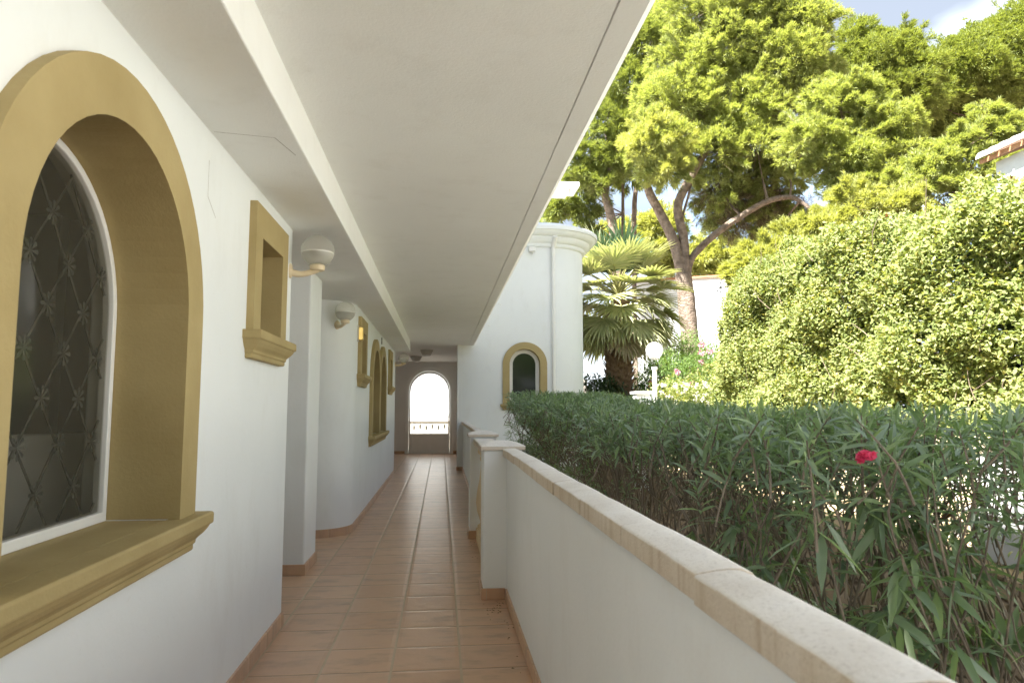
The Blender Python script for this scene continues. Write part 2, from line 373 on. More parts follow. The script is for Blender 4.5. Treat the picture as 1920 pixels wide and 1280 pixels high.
# end wall with the door opening
DC, DR, DZ = -.335, .675, 1.79
mb = MB(); mb.panel([(-2.1,-.02),(DC-DR,-.02)]+[(DC-DR,DZ)]+[(DC-DR*math.cos(PI*i/28), DZ+DR*math.sin(PI*i/28)) for i in range(1,28)]+[(DC+DR,DZ),(DC+DR,-.02),(.75,-.02),(.75,2.66),(-2.1,2.66)], [], ony(20.45,20.7))
mb.build('wall', M['porch'], house)
mb = MB(); mb.box(.56,.75,15.16,20.44,-.02,2.66); mb.build('wall', M['porch'], house)
mb = MB(); mb.box(-.94,.45,-2.6,-2.3,-.02,2.42); mb.build('rear_light_stop', M['rear_stop'], house)  # unseen panel added to cut light entering from behind the camera
# ceiling slab with drip groove and chamfered edge
prof = [(-2.4,2.64),(.570,2.64),(.570,2.652),(.579,2.652),(.579,2.64),(.675,2.64),(.703,2.662),(.703,2.92),(-2.4,2.92)]
mb = MB(); mb.loops([[(x,y,z) for x,z in prof] for y in (-6,14.895)]); mb.build('ceiling_slab', M['soffit'], house)
mb = MB(); mb.box(-2.1,.75,14.897,20.7,2.643,2.9); mb.build('ceiling_slab', M['soffit'], house)
mb = MB(); mb.add([(-2.4,-6,2.42),(-.612,-6,2.42),(-.628,-6,2.66),(-2.4,-6,2.66),(-2.4,14.0,2.42),(-.612,14.0,2.42),(-.628,14.0,2.66),(-2.4,14.0,2.66)],
   [(0,1,2,3),(7,6,5,4),(0,4,5,1),(1,5,6,2),(2,6,7,3),(3,7,4,0)])
mb.build('bulkhead', M['soffit'], house, bevel=.006)
mb = MB(); mb.box(-6,.66,-6,20.7,2.925,5.5); mb.build('upper_sun_block', M['wall'], house)  # unseen storey, its height shaped to shade parapet and oleander
mb = MB(); mb.box(-4,.655,12.0,14.89,5.502,9.0); mb.build('upper_sun_block', M['wall'], house)  # unseen block added to keep the sun off the tower face
mb = MB(); mb.box(-6,-1.26,-6,20.69,-.7,-.022); mb.box(-6,-5.8,-6,20.69,-.02,2.92); mb.box(-5.79,-2.1,20.5,20.69,-.02,2.92); mb.box(-5.79,-1.26,-6,-5.8,-.02,2.92)
mb.build('rear_wall', M['wall'], house)
# hairline outline of a plastered-over hatch
mb = MB(); z = 2.4195
for (x0,y0,x1,y1) in [(-.93,2.86,-.70,2.90),(-.70,2.90,-.655,3.10)]:
    d = Vector((y1-y0, -(x1-x0))).normalized()*.0022
    mb.add([(x0-d.x,y0-d.y,z),(x0+d.x,y0+d.y,z),(x1+d.x,y1+d.y,z),(x1-d.x,y1-d.y,z)],[(0,1,2,3)])
mb.build('hatch_outline', M['crack'], house, fix=False); mb = MB()
x = WX+.0008
for (y0,z0,y1,z1) in [(2.86,2.30,2.86,2.15),(2.86,2.15,2.965,2.09)]:
    d = Vector((z1-z0, -(y1-y0))).normalized()*.0020
    mb.add([(x,y0-d.x,z0-d.y),(x,y0+d.x,z0+d.y),(x,y1+d.x,z1+d.y),(x,y1-d.x,z1-d.y)],[(0,1,2,3)])
mb.build('hatch_outline', M['crack'], house, fix=False)

# --- sills: moulded, mitred at both ends
SILL = [(.0,-.135),(.030,-.135),(.034,-.128),(.034,-.112),(.040,-.108),(.041,-.096),(.047,-.088),(.060,-.076),(.072,-.060),(.079,-.046),(.086,-.044),(.088,-.037),(.088,-.006),(.083,0)]
def sill(parent, wx, y0, y1, ztop, inner, k=1.0, oy=.05):
    mb = MB(); rings = []
    for o, z in SILL:
        o *= k; e = o-.088*k+oy
        rings.append([(wx-.01,y0-e,ztop+z*k),(wx+o,y0-e,ztop+z*k),(wx+o,y1+e,ztop+z*k),(wx-.01,y1+e,ztop+z*k)])
    mb.loops(rings)
    s = mb.build('sill', M['ochre'], parent, bevel=.0025)
    mb = MB(); mb.box(inner, wx-.011, y0, y1, ztop-.05, ztop-.0005); mb.build('sill_board', M['ochre'], s)
    return s
def reveal(mb, loop, wx, depth, th=.012):
    """ochre lining of an opening"""
    pass
def ring_frame(parent, outer, holes, wx, proud=.036, bev=.004):
    mb = MB(); mb.panel(outer, holes, onx(wx+proud, wx-.002)); return mb.build('frame', M['ochre'], parent, bevel=bev)
def lining(parent, loop, wx, depth, skip_bottom=True):
    """painted reveal: thin skin inside the opening from the frame face to the pane"""
    n = len(loop); cy = sum(p[0] for p in loop)/n; cz = sum(p[1] for p in loop)/n
    ins = []
    for i in range(n):
        a, p, c = (Vector(loop[(i+j)%n]) for j in (-1,0,1))
        t = (c-p).normalized()+(p-a).normalized(); t.normalize(); nn = Vector((-t.y,t.x)); ins.append(p+nn*.006)
    mb = MB(); x0, x1 = wx+.034, wx-depth
    idx = list(range(1,n)) if skip_bottom else list(range(n))
    for i in idx:
        j = (i+1)%n
        P, Q, R, S = loop[i], loop[j], ins[i], ins[j]
        mb.add([(x0,R.x,R.y),(x0,S.x,S.y),(x1,S.x,S.y),(x1,R.x,R.y)],[(0,1,2,3)])
    return mb.build('reveal', M['ochre'], parent, smooth=True, fix=False)

# big arched window
win = MB(); win.panel(arch(A1['c'],A1['zc'],A1['R']-.008,A1['z0']+.002), [arch(A1['c'],A1['zc'],A1['R']-.034,A1['z0']+.036)], onx(-1.15,-1.19))
win = win.build('window', M['white_paint'], house, bevel=.004); win['label'] = 'arched white window with dark leaded diamond panes and broad ochre surround'
ring_frame(win, arch(A1['c'],A1['zc'],A1['R']+.150,A1['z0']-.003), [arch(A1['c'],A1['zc'],A1['R']-.004,A1['z0']-.002)], WX, .038)
lining(win, arch(A1['c'],A1['zc'],A1['R'],A1['z0']), WX, .215)
sill(win, WX, 1.42, 2.765, .912, -1.20)
mb = MB(); mb.panel(arch(A1['c'],A1['zc'],A1['R']-.03,A1['z0']+.03), [], onx(-1.166,-1.170)); mb.build('pane', M['pane'], win)
def inarch(y, z): 
    r = A1['R']-.036
    return abs(y-A1['c']) < r and z > A1['z0']+.036 and (z < A1['zc'] or math.hypot(y-A1['c'],z-A1['zc']) < r)
mb = MB(); ros = []; dy, dz = .105, .140
for s in (-1,1):
    for k in range(-16,18):
        run = []
        for t in range(0,161):
            z = A1['z0']+t*.0085; y = A1['c']+k*2*dy + s*(z-A1['z0'])*dy/dz
            ok = inarch(y,z)
            if ok: run.append((-1.180,y,z))
            if (not ok or t == 160) and run:
                if len(run) > 3: mb.tube([run[0],run[-1]], .0042, 4)
                run = []
for i in range(-6,7):
    for j in range(0,10):
        y = A1['c']+i*dy; z = A1['z0']+j*dz
        if (i+j) % 2 == 0 and inarch(y,z) and inarch(y+.02,z+.02):
            ros.append(MB())
            for q in range(8):
                a = q*PI/4; c, s_ = math.cos(a), math.sin(a)
                p0 = (y, z); p1 = (y+.034*c-.007*s_, z+.034*s_+.007*c); p2 = (y+.040*c, z+.040*s_); p3 = (y+.034*c+.007*s_, z+.034*s_-.007*c)
                ros[-1].add([(-1.1735,*p0),(-1.1725,*p1),(-1.1735,*p2),(-1.1725,*p3)],[(0,1,2,3)])
mb.build('lattice', M['lead'], win); [r_.build('rosette', M['rosette'], win, fix=False) for r_ in ros]
# small square windows
def square_window(wx, a, b, z0, z1, label, gl=M['dark_glass']):
    w = MB(); w.panel(rect(a+.006,b-.006,z0+.003,z1-.006), [rect(a+.045,b-.045,z0+.045,z1-.045)], onx(wx-.20,wx-.24)); w = w.build('window', M['white_paint'], house, bevel=.003)
    w['label'] = label
    ring_frame(w, rect(a-.125,b+.125,z0-.003,z1+.155), [rect(a+.004,b-.004,z0-.002,z1-.004)], wx)
    lining(w, rect(a,b,z0,z1), wx, .25); sill(w, wx, a-.125, b+.125, z0+.002, wx-.25, 1.0, .055)
    mb = MB(); mb.box(wx-.222,wx-.218,a+.04,b-.04,z0+.04,z1-.04); mb.build('pane', gl, w)
square_window(WX, 3.60, 4.06, 1.675, 2.165, 'small square window with thick ochre surround and moulded sill near the wall corner')
square_window(W2X, 7.98, 8.42, 1.675, 2.165, 'small square ochre window just past the rounded wall')
square_window(W2X, 12.42, 12.88, 1.675, 2.165, 'small square ochre window at the far end of the walkway wall')
# twin arched window
def twin_outline(e, z0):
    a, b = TA; R = a['R']+e; mid = (a['c']+b['c'])/2; pts = [(a['c']-R,z0),(b['c']+R,z0)]
    hi = [(b['c']+R*math.cos(PI*i/40), b['zc']+R*math.sin(PI*i/40)) for i in range(41)]; pts += [p for p in hi if p[0] > mid]
    lo = [(a['c']+R*math.cos(PI*i/40), a['zc']+R*math.sin(PI*i/40)) for i in range(41)]; pts += [p for p in lo if p[0] < mid]
    return pts
w = MB()
for a in TA: w.panel(arch(a['c'],a['zc'],a['R']-.008,a['z0']+.002), [arch(a['c'],a['zc'],a['R']-.045,a['z0']+.045)], onx(W2X-.2,W2X-.24))
w = w.build('window', M['white_paint'], house, bevel=.003); w['label'] = 'twin arched window with shared ochre surround and sill'
ring_frame(w, twin_outline(.15,.937), [arch(a['c'],a['zc'],a['R']-.004,a['z0']-.002) for a in TA], W2X, .04)
for a in TA: lining(w, arch(a['c'],a['zc'],a['R'],a['z0']), W2X, .25)
sill(w, W2X, TA[0]['c']-.62, TA[1]['c']+.62, .942, W2X-.25)
for a in TA:
    mb = MB(); mb.panel(arch(a['c'],a['zc'],a['R']-.04,a['z0']+.04), [], onx(W2X-.218,W2X-.222)); mb.build('pane', M['dark_glass'], w)
# rooms behind
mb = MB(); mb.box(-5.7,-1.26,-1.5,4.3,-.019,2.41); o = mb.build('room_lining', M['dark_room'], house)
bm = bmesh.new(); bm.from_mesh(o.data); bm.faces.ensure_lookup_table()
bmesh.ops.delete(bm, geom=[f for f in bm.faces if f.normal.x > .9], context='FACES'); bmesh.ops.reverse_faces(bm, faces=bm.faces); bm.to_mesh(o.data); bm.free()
# pale armchair dimly seen through the leaded glass
ch = thing('chair', (-1.55,3.0,0), 'pale high-backed chair seen dimly through the leaded arched window', 'chair')
_o = Vector((-1.43,2.80)); _u = Vector((.694,.720)); _w = Vector((.720,-.694))
def lc(u, w, z): p = _o+_u*u+_w*w; return (p.x, p.y, z)
def lbox(u0,u1,w0,w1,z0,z1):
    mb = MB(); mb.add([lc(u,w,z) for z in (z0,z1) for u,w in ((u0,w0),(u1,w0),(u1,w1),(u0,w1))], [(0,3,2,1),(4,5,6,7),(0,1,5,4),(1,2,6,5),(2,3,7,6),(3,0,4,7)]); return mb
lbox(-.19,.19,-.46,-.05,.36,.46).build('seat', M['pale_cloth'], ch, bevel=.02)
mb = MB(); mb.loops([[lc(-.19*k+.38*k*i/8, .012*math.sin(PI*i/8), z) for i in range(9)]+[lc(.19*k-.38*k*i/8, -.05, z) for i in range(9)] for z,k in ((.36,.9),(.8,.96),(1.17,1.0),(1.205,.97))]); mb.build('backrest', M['pale_cloth'], ch, bevel=.008)
for u in (-.17,.17):
    for w_ in (-.43,-.03): lbox(u-.018,u+.018,w_-.018,w_+.018,-.018,.358).build('leg', M['twig'], ch)

# skirting tiles on the house side
mb = MB(); mb.box(WX-.01,WX+.012,-6,4.472,0,.082); mb.build('skirting', M['skirt'], house, bevel=.003)
mb = MB(); mb.box(-2.3,-1.048,5.748,6.282,0,.082); mb.build('skirting', M['skirt'], house, bevel=.003)
mb = MB(); strip(mb, [(-2.3,7.318)]+[(-1.325+.412*math.sin(a), 7.73-.412*math.cos(a)) for a in [PI/2*i/16 for i in range(17)]]+[(W2X+.012,14.262)], 0, .082, .02); mb.build('skirting', M['skirt'], house)
mb = MB(); mb.box(-1.75,DC-DR-.003,20.438,20.46,0,.082); mb.build('skirting', M['skirt'], house)
mb = MB(); mb.box(DC+DR+.003,.56,20.438,20.46,0,.082); mb.build('skirting', M['skirt'], house)

# --- arched door at the end
door = MB(); hi = lambda r, z0: [(DC-r,z0),(DC+r,z0)]+[(DC+r*math.cos(PI*i/28), DZ+r*math.sin(PI*i/28)) for i in range(29)]
door.panel(hi(.585,.012), [[(DC-.545,.568),(DC+.545,.568)]+[(DC+.545*math.cos(PI*i/28), DZ-.03+.545*math.sin(PI*i/28)) for i in range(29)], rect(DC-.46,DC+.46,.10,.49)], ony(20.46,20.51))
door = door.build('door', M['white_paint'], house, bevel=.004); door['label'] = 'white arched door with tall bright glass over a solid bottom panel'
mb = MB(); mb.panel([(DC-DR-.02,.0),(DC-.59,.0)]+[(DC-.59*math.cos(PI*i/28), DZ+.59*math.sin(PI*i/28)) for i in range(29)]+[(DC+.59,.0),(DC+DR+.02,.0)]+[(DC+(DR+.02)*math.cos(PI*i/28), DZ+(DR+.02)*math.sin(PI*i/28)) for i in range(29)], [], ony(20.425,20.52))
mb.build('frame', M['white_paint'], door, bevel=.006)
mb = MB(); mb.box(DC-.60,DC+.60,20.44,20.56,.001,.022); mb.build('threshold_light_stop', M['porch'], door)  # strip added to stop daylight leaking under the door
mb = MB(); mb.box(DC-.47,DC+.47,20.475,20.495,.09,.5); mb.build('panel', M['white_paint'], door)
mb = MB(); mb.panel([(DC-.55,.56),(DC+.55,.56)]+[(DC+.55*math.cos(PI*i/28), DZ-.03+.55*math.sin(PI*i/28)) for i in range(29)], [], ony(20.484,20.488)); mb.build('pane', M['clear'], door)
mb = MB(); mb.box(DC+.548,DC+.578,20.45,20.459,.93,1.13); mb.tube([(DC+.563,20.45,1.05),(DC+.563,20.40,1.05),(DC+.47,20.40,1.05)], .009, 6); mb.build('handle', M['bronze'], door)

# ================================================================== FLOOR AND GROUND
mb = MB(); mb.box(-2.3,.457,-6,21.2,-.76,0); tag(mb.build('walkway_floor', M['tile']), kind='structure')
mb = MB(); mb.add([(-400,-400,-.75),(400,-400,-.75),(400,400,-.75),(-400,400,-.75)],[(0,1,2,3)]); tag(mb.build('ground', M['soil']), kind='structure')
mb = MB(); mb.box(4.32,120,-30,160,-.746,.18); tag(mb.build('garden_terrace', M['soil']), kind='structure')
mb = MB(); mb.box(4.31,4.98,-8,13.2,-.7,.186); tag(mb.build('garden_path', M['path']), kind='structure')
mb = MB(); mb.box(-30,30,21.2,60,-.745,-.02); tag(mb.build('courtyard_paving', M['path']), kind='structure')

# ================================================================== RIGHT HAND WALL OF THE WALKWAY
def coping(parent, y0, y1, step=.5, off=.19):
    k = math.ceil((y0-off)/step+1e-6); cuts = [y0]+[off+step*i for i in range(k, k+200) if y0+.06 < off+step*i < y1-.06]+[y1]
    for a, b in zip(cuts[:-1], cuts[1:]):
        j = random.uniform(-.0025,.0025); jx = random.uniform(-.004,.004); t = random.uniform(-.002,.002)
        P = [(.432,.970),(.432,1.016),(.4345,1.0195),(.441,1.0215),(.47,1.026),(.495,1.028),(.515,1.027),(.533,1.020),(.543,1.010),(.547,1.0),(.547,.970)]
        mb = MB(); n = 5
        mb.loops([[(x+jx+random.uniform(-.0006,.0006), a+.0015+(b-a-.003)*i/n, z+j+t*(i/n-.5)+(random.uniform(-.0006,.0006) if 0<i<n else (-.0015 if z>1 else 0))) for x,z in P] for i in range(n+1)])
        mb.build('coping_stone', M['coping'], parent, smooth=True, bevel=.002)
para = thing('parapet_wall', (.505,-.5,0), 'long white parapet with weathered stone coping along the near right of the walkway', 'parapet')
mb = MB(); mb.box(.46,.535,-6,4.92,-.75,.9705); mb.build('wall_panel', M['wall'], para)
coping(para, -6, 4.885)
mb = MB(); mb.box(.447,.4615,-6,4.89,.001,.075); mb.build('skirting', M['skirt'], para, bevel=.003)
para2 = thing('parapet_wall', (.505,11,0), 'low white parapet running from the farther pier back to the round tower', 'parapet')
mb = MB(); mb.box(.46,.535,7.45,14.885,-.75,.9705); mb.build('wall_panel', M['wall'], para2)
coping(para2, 7.50, 14.885)
mb = MB(); mb.box(.447,.4615,7.48,14.88,.001,.075); mb.build('skirting', M['skirt'], para2, bevel=.003)
def pier(y0, y1, label):
    p = thing('parapet_pier', (.43,y0,0), label, 'pier', 'piers of the walkway parapet')
    mb = MB(); mb.box(.297,.568,y0,y1,-.75,1.010); mb.build('shaft', M['wall'], p, bevel=.01)
    mb = MB(); x0,x1 = .297,.568; rings = []
    for o,z in ((.002,1.008),(.018,1.0095),(.020,1.013),(.020,1.034),(.015,1.042),(-.02,1.054),(-.07,1.066),(-.115,1.071)):
        rings.append([(x0-o,y0-o,z),(x1+o,y0-o,z),(x1+o,y1+o,z),(x0-o,y1+o,z)])
    mb.loops(rings); mb.build('cap_stone', M['coping'], p, bevel=.003)
    mb = MB(); mb.box(.2845,.447,y0-.0125,y1+.0125,.001,.077); mb.build('skirting', M['skirt'], p, bevel=.003)
pier(4.905, 5.20, 'nearer white square pier with domed stone cap at the parapet end')
pier(7.17, 7.47, 'farther white square pier with flat stone cap before the tower')
BAL = [(.052,0),(.052,.035),(.034,.045),(.030,.06),(.036,.075),(.058,.14),(.066,.20),(.060,.27),(.040,.37),(.030,.45),(.027,.50),(.036,.515),(.036,.53),(.030,.545),(.050,.565),(.052,.575),(.052,.62)]
def baluster_mesh(c, h, n=14, k=1.0):
    mb = MB(); mb.lathe([(r*k, z*h/.62) for r,z in BAL], c, n); return mb
bw = thing('balustrade', (.43,6.2,0), 'short stone balustrade between the two white walkway piers', 'balustrade')
mb = MB(); mb.box(.36,.51,5.203,7.167,-.75,.11); mb.build('base', M['cream_stone'], bw, bevel=.008)
mb = MB(); mb.box(.33,.53,5.203,7.167,.93,.995); mb.build('rail', M['coping'], bw, bevel=.012)
b0 = None
for i in range(9):
    y = 5.31+.215*i
    if b0 is None: b0 = baluster_mesh((.435,y,.11), .82, 14, 1.25).build('baluster', M['cream_stone'], bw, smooth=True)
    else: c = b0.copy(); COL.objects.link(c); c.location.y += .215*i

# dry leaf crumbs swept against the skirting
mb = MB()
for (x,y,n) in ((.40,4.70,22),(.34,4.62,14),(.41,4.35,8),(.38,4.05,4),(.42,3.65,5),(.425,3.0,5),(.41,5.9,8),(.33,6.3,6),(.3,7.0,4)):
    for _ in range(n):
        px, py = min(x+random.gauss(0,.03),.44), y+random.gauss(0,.07); a = random.uniform(0,6.3); l = random.uniform(.003,.012); w = l*.5
        c, s_ = math.cos(a), math.sin(a)
        mb.add([(px-l*c,py-l*s_,.002),(px-w*s_,py+w*c,.005),(px+l*c,py+l*s_,.003),(px+w*s_,py-w*c,.006)],[(0,1,2,3)])
tag(mb.build('leaf_litter', M['dead_needle'], fix=False), 'dark dry leaf crumbs scattered by the parapet skirting', 'leaf litter', None, 'stuff')

# ================================================================== LAMPS
def globe_lamp(name, p, d, label):
    """wall globe: p plate centre, d outward direction"""
    d = Vector((*d,0)).normalized(); p = Vector(p); L = .168; g = p+d*L
    t = thing(name, p, label, 'wall lamp', 'clear globe wall lamps along the walkway')
    side = Vector((-d.y,d.x,0))
    mb = MB(); mb.loops([[p+side*(r*.7*math.cos(a))+Vector((0,0,1))*r*math.sin(a)+d*e for a in [2*PI*i/20 for i in range(20)]] for r,e in ((.046,-.004),(.046,.008),(.040,.014))]); mb.build('wall_plate', M['cream_plastic'], t, smooth=True)
    mb = MB(); mb.tube([p+d*.01-Vector((0,0,.012)), p+d*.07-Vector((0,0,.020)), p+d*.13-Vector((0,0,.006)), g+Vector((0,0,.012))], [.024,.019,.018,.022], 10, 4); mb.build('arm', M['cream_plastic'], t, smooth=True)
    mb = MB(); mb.lathe([(.03,0),(.045,.006),(.047,.035),(.040,.042)], g, 20); mb.build('collar', M['cream_plastic'], t, smooth=True)
    gc = g+Vector((0,0,.125)); R = .104
    mb = MB(); mb.lathe([(R*math.sin(a), R*math.cos(a)) for a in [PI*.86-(PI*.86-.02)*i/18 for i in range(19)]], gc, 28, False, True); mb.build('globe', M['globe'], t, smooth='all')
    mb = MB(); mb.lathe([(.040,-.085),(.070,-.068),(.091,-.038),(.0975,-.015),(.0955,-.015),(.088,-.037),(.067,-.065),(.036,-.080)], gc, 28); mb.build('reflector', M['reflector'], t, smooth=True)
    mb = MB(); mb.lathe([(.0975,-.014),(.0985,-.008),(.0955,-.006),(.0950,-.014)], gc, 28); mb.build('rim', M['opal'], t, smooth=True)
globe_lamp('globe_wall_lamp', (WX,4.40,2.150), (1,0), 'clear globe lamp on the wall corner beside the first square window')
a = PI*.30; globe_lamp('globe_wall_lamp', (-1.325+.40*math.cos(a), 7.73-.40*math.sin(a), 2.165), (math.cos(a),-math.sin(a)), 'clear globe lamp on the rounded wall above the brass box')
globe_lamp('globe_wall_lamp', (W2X,14.12,2.17), (1,0), 'clear globe lamp at the far end of the walkway wall')
t = thing('wall_light_box', (W2X,7.84,2.1), 'small yellow brass box lamp on the rounded wall under a globe', 'lamp box')
mb = MB(); mb.box(W2X-.012,W2X+.012,7.77,7.92,2.03,2.215); mb.build('back_plate', M['bronze'], t, bevel=.01)
mb = MB(); mb.loops([[(W2X+.012,7.785,2.045+.15*k),(W2X+.06,7.81,2.05+.14*k),(W2X+.06,7.88,2.05+.14*k),(W2X+.012,7.905,2.045+.15*k)] for k in (0,1)]); mb.build('cover', M['brass'], t, bevel=.006)
def ceiling_lamp(x, y, r, label):
    t = thing('ceiling_lamp', (x,y,2.643), label, 'ceiling lamp', 'round ceiling lamps by the door')
    mb = MB(); mb.lathe([(r,0),(r*1.02,-.02),(r*.92,-.05),(r*.74,-.10),(r*.66,-.12)], (x,y,2.643), 24); mb.build('shade', M['bronze'], t, smooth=True)
    mb = MB(); mb.lathe([(r*.62,-.121),(r*.56,-.135),(r*.3,-.148),(.005,-.152)], (x,y,2.643), 24); mb.build('diffuser', M['opal'], t, smooth=True)
ceiling_lamp(-.345,16.25,.145, 'grey bowl ceiling lamp nearer the walkway, in the shaded porch')
ceiling_lamp(-.66,18.3,.145, 'grey bowl ceiling lamp nearer the arched door')
# house number above the twin arches
fc = bpy.data.curves.new('number','FONT'); fc.body = '8'; fc.size = .16; fc.extrude = .004; fc.align_x = 'CENTER'; fc.align_y = 'CENTER'
to = bpy.data.objects.new('tmp', fc); COL.objects.link(to); bpy.context.view_layer.update()
me = bpy.data.meshes.new_from_object(to.evaluated_get(bpy.context.evaluated_depsgraph_get())); bpy.data.objects.remove(to)
o = link('house_number', me, M['number']); o.matrix_world = Matrix.Translation((W2X+.005,10.90,2.33)) @ Matrix.Rotation(PI/2,4,'Z') @ Matrix.Rotation(PI/2,4,'X')
tag(o, 'black house number fixed high on the wall above the twin arches', 'house number')

# ================================================================== ROUND TOWER
TY, TX0, TX1, TRR = 14.90, .34, 2.30, .93
tower = thing('tower', (2.0,16,0), 'white round-cornered tower with stepped cornice and one ochre arched window', 'tower')
WC = dict(c=1.783, zc=2.235, R=.335, z0=1.385)
mb = MB(); mb.panel(rect(TX0,TX1,-.75,5.0), [arch(WC['c'],WC['zc'],WC['R'],WC['z0'])], ony(TY,TY+.26)); mb.build('wall', M['wall'], tower)
tarc = lambda o: [(TX1+(TRR+o)*math.sin(a), TY+TRR-(TRR+o)*math.cos(a)) for a in [PI/2*i/24 for i in range(25)]]
mb = MB(); strip(mb, tarc(0)+[(TX1+TRR,22)], -.75, 5.0, .22); mb.build('wall', M['wall'], tower, smooth=True)
CP = [(0,4.80),(.05,4.815),(.06,4.83),(.06,4.885),(.10,4.90),(.135,4.93),(.16,4.98),(.17,5.0),(.17,5.02),(.215,5.03),(.27,5.06),(.30,5.11),(.31,5.13),(.345,5.135),(.35,5.15),(.35,5.215),(.33,5.23),(0,5.36)]
mb = MB(); rings = []
for o,z in CP: rings.append([(-1.2,TY-o,z)]+[(x,y,z) for x,y in tarc(o)]+[(TX1+TRR+o,22,z)])
mb.loops(rings, False, False, closed=False); mb.build('cornice', M['wall'], tower, smooth=True, fix=False)
mb = MB(); mb.add([(-1.2,TY,5.358)]+[(x,y,5.358) for x,y in tarc(0)]+[(TX1+TRR,22,5.358),(-1.2,22,5.358)], [tuple(range(28))]); mb.build('roof', M['wall'], tower)
mb = MB(); mb.panel(arch(WC['c'],WC['zc'],WC['R']-.006,WC['z0']+.002), [arch(WC['c'],WC['zc'],WC['R']-.085,WC['z0']+.085)], ony(TY+.13,TY+.18)); tw = mb.build('window', M['white_paint'], tower, bevel=.005)
mb = MB(); mb.panel(arch(WC['c'],WC['zc'],WC['R']+.145,WC['z0']-.003), [arch(WC['c'],WC['zc'],WC['R']-.003,WC['z0']-.002)], ony(TY-.035,TY+.002)); mb.build('frame', M['ochre'], tw, bevel=.004)
mb = MB(); lp = arch(WC['c'],WC['zc'],WC['R']-.004,WC['z0'])
for i in range(1,len(lp)):
    P,Q = lp[i], lp[(i+1)%len(lp)]; mb.add([(P[0],TY-.034,P[1]),(Q[0],TY-.034,Q[1]),(Q[0],TY+.2,Q[1]),(P[0],TY+.2,P[1])],[(0,1,2,3)])
mb.build('reveal', M['ochre'], tw, smooth=True, fix=False)
mb = MB(); mb.panel(arch(WC['c'],WC['zc'],WC['R']-.08,WC['z0']+.08), [], ony(TY+.15,TY+.156)); mb.build('pane', M['dark_glass'], tw)
mb = MB(); rings = []
for o,z in SILL: 
    e = o-.088+.05; rings.append([(WC['c']-.48-e,TY+.01,WC['z0']+.002+z*.9),(WC['c']-.48-e,TY-o,WC['z0']+.002+z*.9),(WC['c']+.48+e,TY-o,WC['z0']+.002+z*.9),(WC['c']+.48+e,TY+.01,WC['z0']+.002+z*.9)])
mb.loops(rings); mb.build('sill', M['ochre'], tw)
mb = MB(); mb.box(WC['c']-.33,WC['c']+.33,TY+.01,TY+.17,WC['z0']-.04,WC['z0']+.0015); mb.build('sill_board', M['ochre'], tw)
mb = MB(); mb.tube([(2.405,TY-.05,-.75),(2.405,TY-.05,4.66)], .038, 12); mb.tube([(2.405,TY-.05,4.66),(2.405,TY-.055,4.80),(2.42,TY-.13,4.92),(2.43,TY-.21,5.01)], [.045,.045,.05,.052], 12, 4)
dp = mb.build('downpipe', M['white_paint'], tower, smooth=True)
for z in (.6,1.75,2.65,3.15,4.30,4.64):
    mb = MB(); mb.lathe([(.047,-.014),(.047,.014)], (2.405,TY-.05,z), 12); mb.box(2.38,2.43,TY-.05,TY+.01,z-.01,z+.01); mb.build('bracket', M['white_paint'], dp)
mb = MB(); mb.box(TX0-.012,.459,TY-.012,TY+.27,.001,.077); mb.build('skirting', M['skirt'], tower, bevel=.003)
fl = thing('floodlight', (1.93,TY,4.72), 'small white box floodlight high on the tower wall by the eave', 'floodlight')
mb = MB(); mb.box(1.86,2.0,TY-.16,TY-.02,4.68,4.78); mb.build('housing', M['white_paint'], fl, bevel=.012)
mb = MB(); mb.tube([(1.95,TY,4.66),(1.95,TY-.06,4.645),(1.95,TY-.10,4.68)], .014, 8); mb.build('bracket', M['white_paint'], fl)
for (x,z) in ((1.216,3.536),(.987,3.07)):
    pass
def hook(x,z,label):
    mb = MB(); mb.tube([(x,TY+.005,z),(x,TY-.05,z),(x+.03,TY-.075,z-.012),(x+.05,TY-.06,z-.03)], .007, 6, 3); tag(mb.build('wall_hook', M['white_paint'], smooth=True), label, 'hook', 'hooks in the tower wall')
hook(1.216,3.536,'upper small wall hook on the tower face under the eave'); hook(.987,3.07,'lower small wall hook on the tower face nearest the ceiling slab')
# ================================================================== GARDEN WALLS AND BUILDINGS
t = thing('rubble_wall', (3.9,5,-.75), 'low tan rubble stone retaining wall behind the oleander stems', 'stone wall')
mb = MB(); n = 60
mb.loops([[(3.86+random.uniform(-.04,.04),-6+19*i/n,-.75),(3.84+random.uniform(-.05,.05),-6+19*i/n,-.3),(3.86+random.uniform(-.04,.04),-6+19*i/n,.14),(4.30,-6+19*i/n,.14),(4.30,-6+19*i/n,-.75)] for i in range(n+1)])
mb.build('stonework', M['rubble'], t)
mb = MB(); mb.box(3.88,4.34,-6,13,.142,.225); mb.build('coping', M['cream_stone'], t, bevel=.01)
gb = thing('garden_balustrade', (4.1,8.5,.225), 'cream stone balustrade on the rubble wall, glimpsed through the oleander', 'balustrade')
mb = MB(); mb.box(4.0,4.2,4.92,12.4,.985,1.08); mb.build('rail', M['cream_stone'], gb, bevel=.015)
b0 = None; y = 5.15
i = 0
while y+.285*i < 12.3:
    if b0 is None: b0 = baluster_mesh((4.1,y,.226), .755, 12, 1.5).build('baluster', M['cream_stone'], gb, smooth=True)
    else: c = b0.copy(); COL.objects.link(c); c.location.y += .285*i
    i += 1
gp = thing('garden_pier', (4.06,4.6,-.75), 'squat grey rendered pier at the near end of the cream garden balustrade', 'pier')
mb = MB(); mb.box(3.86,4.26,4.05,4.86,.226,.545); mb.build('shaft', M['grey_paint'], gp, bevel=.01)
mb = MB(); mb.box(3.84,4.28,4.03,4.88,.546,.585); mb.build('cap_stone', M['grey_paint'], gp, bevel=.012)
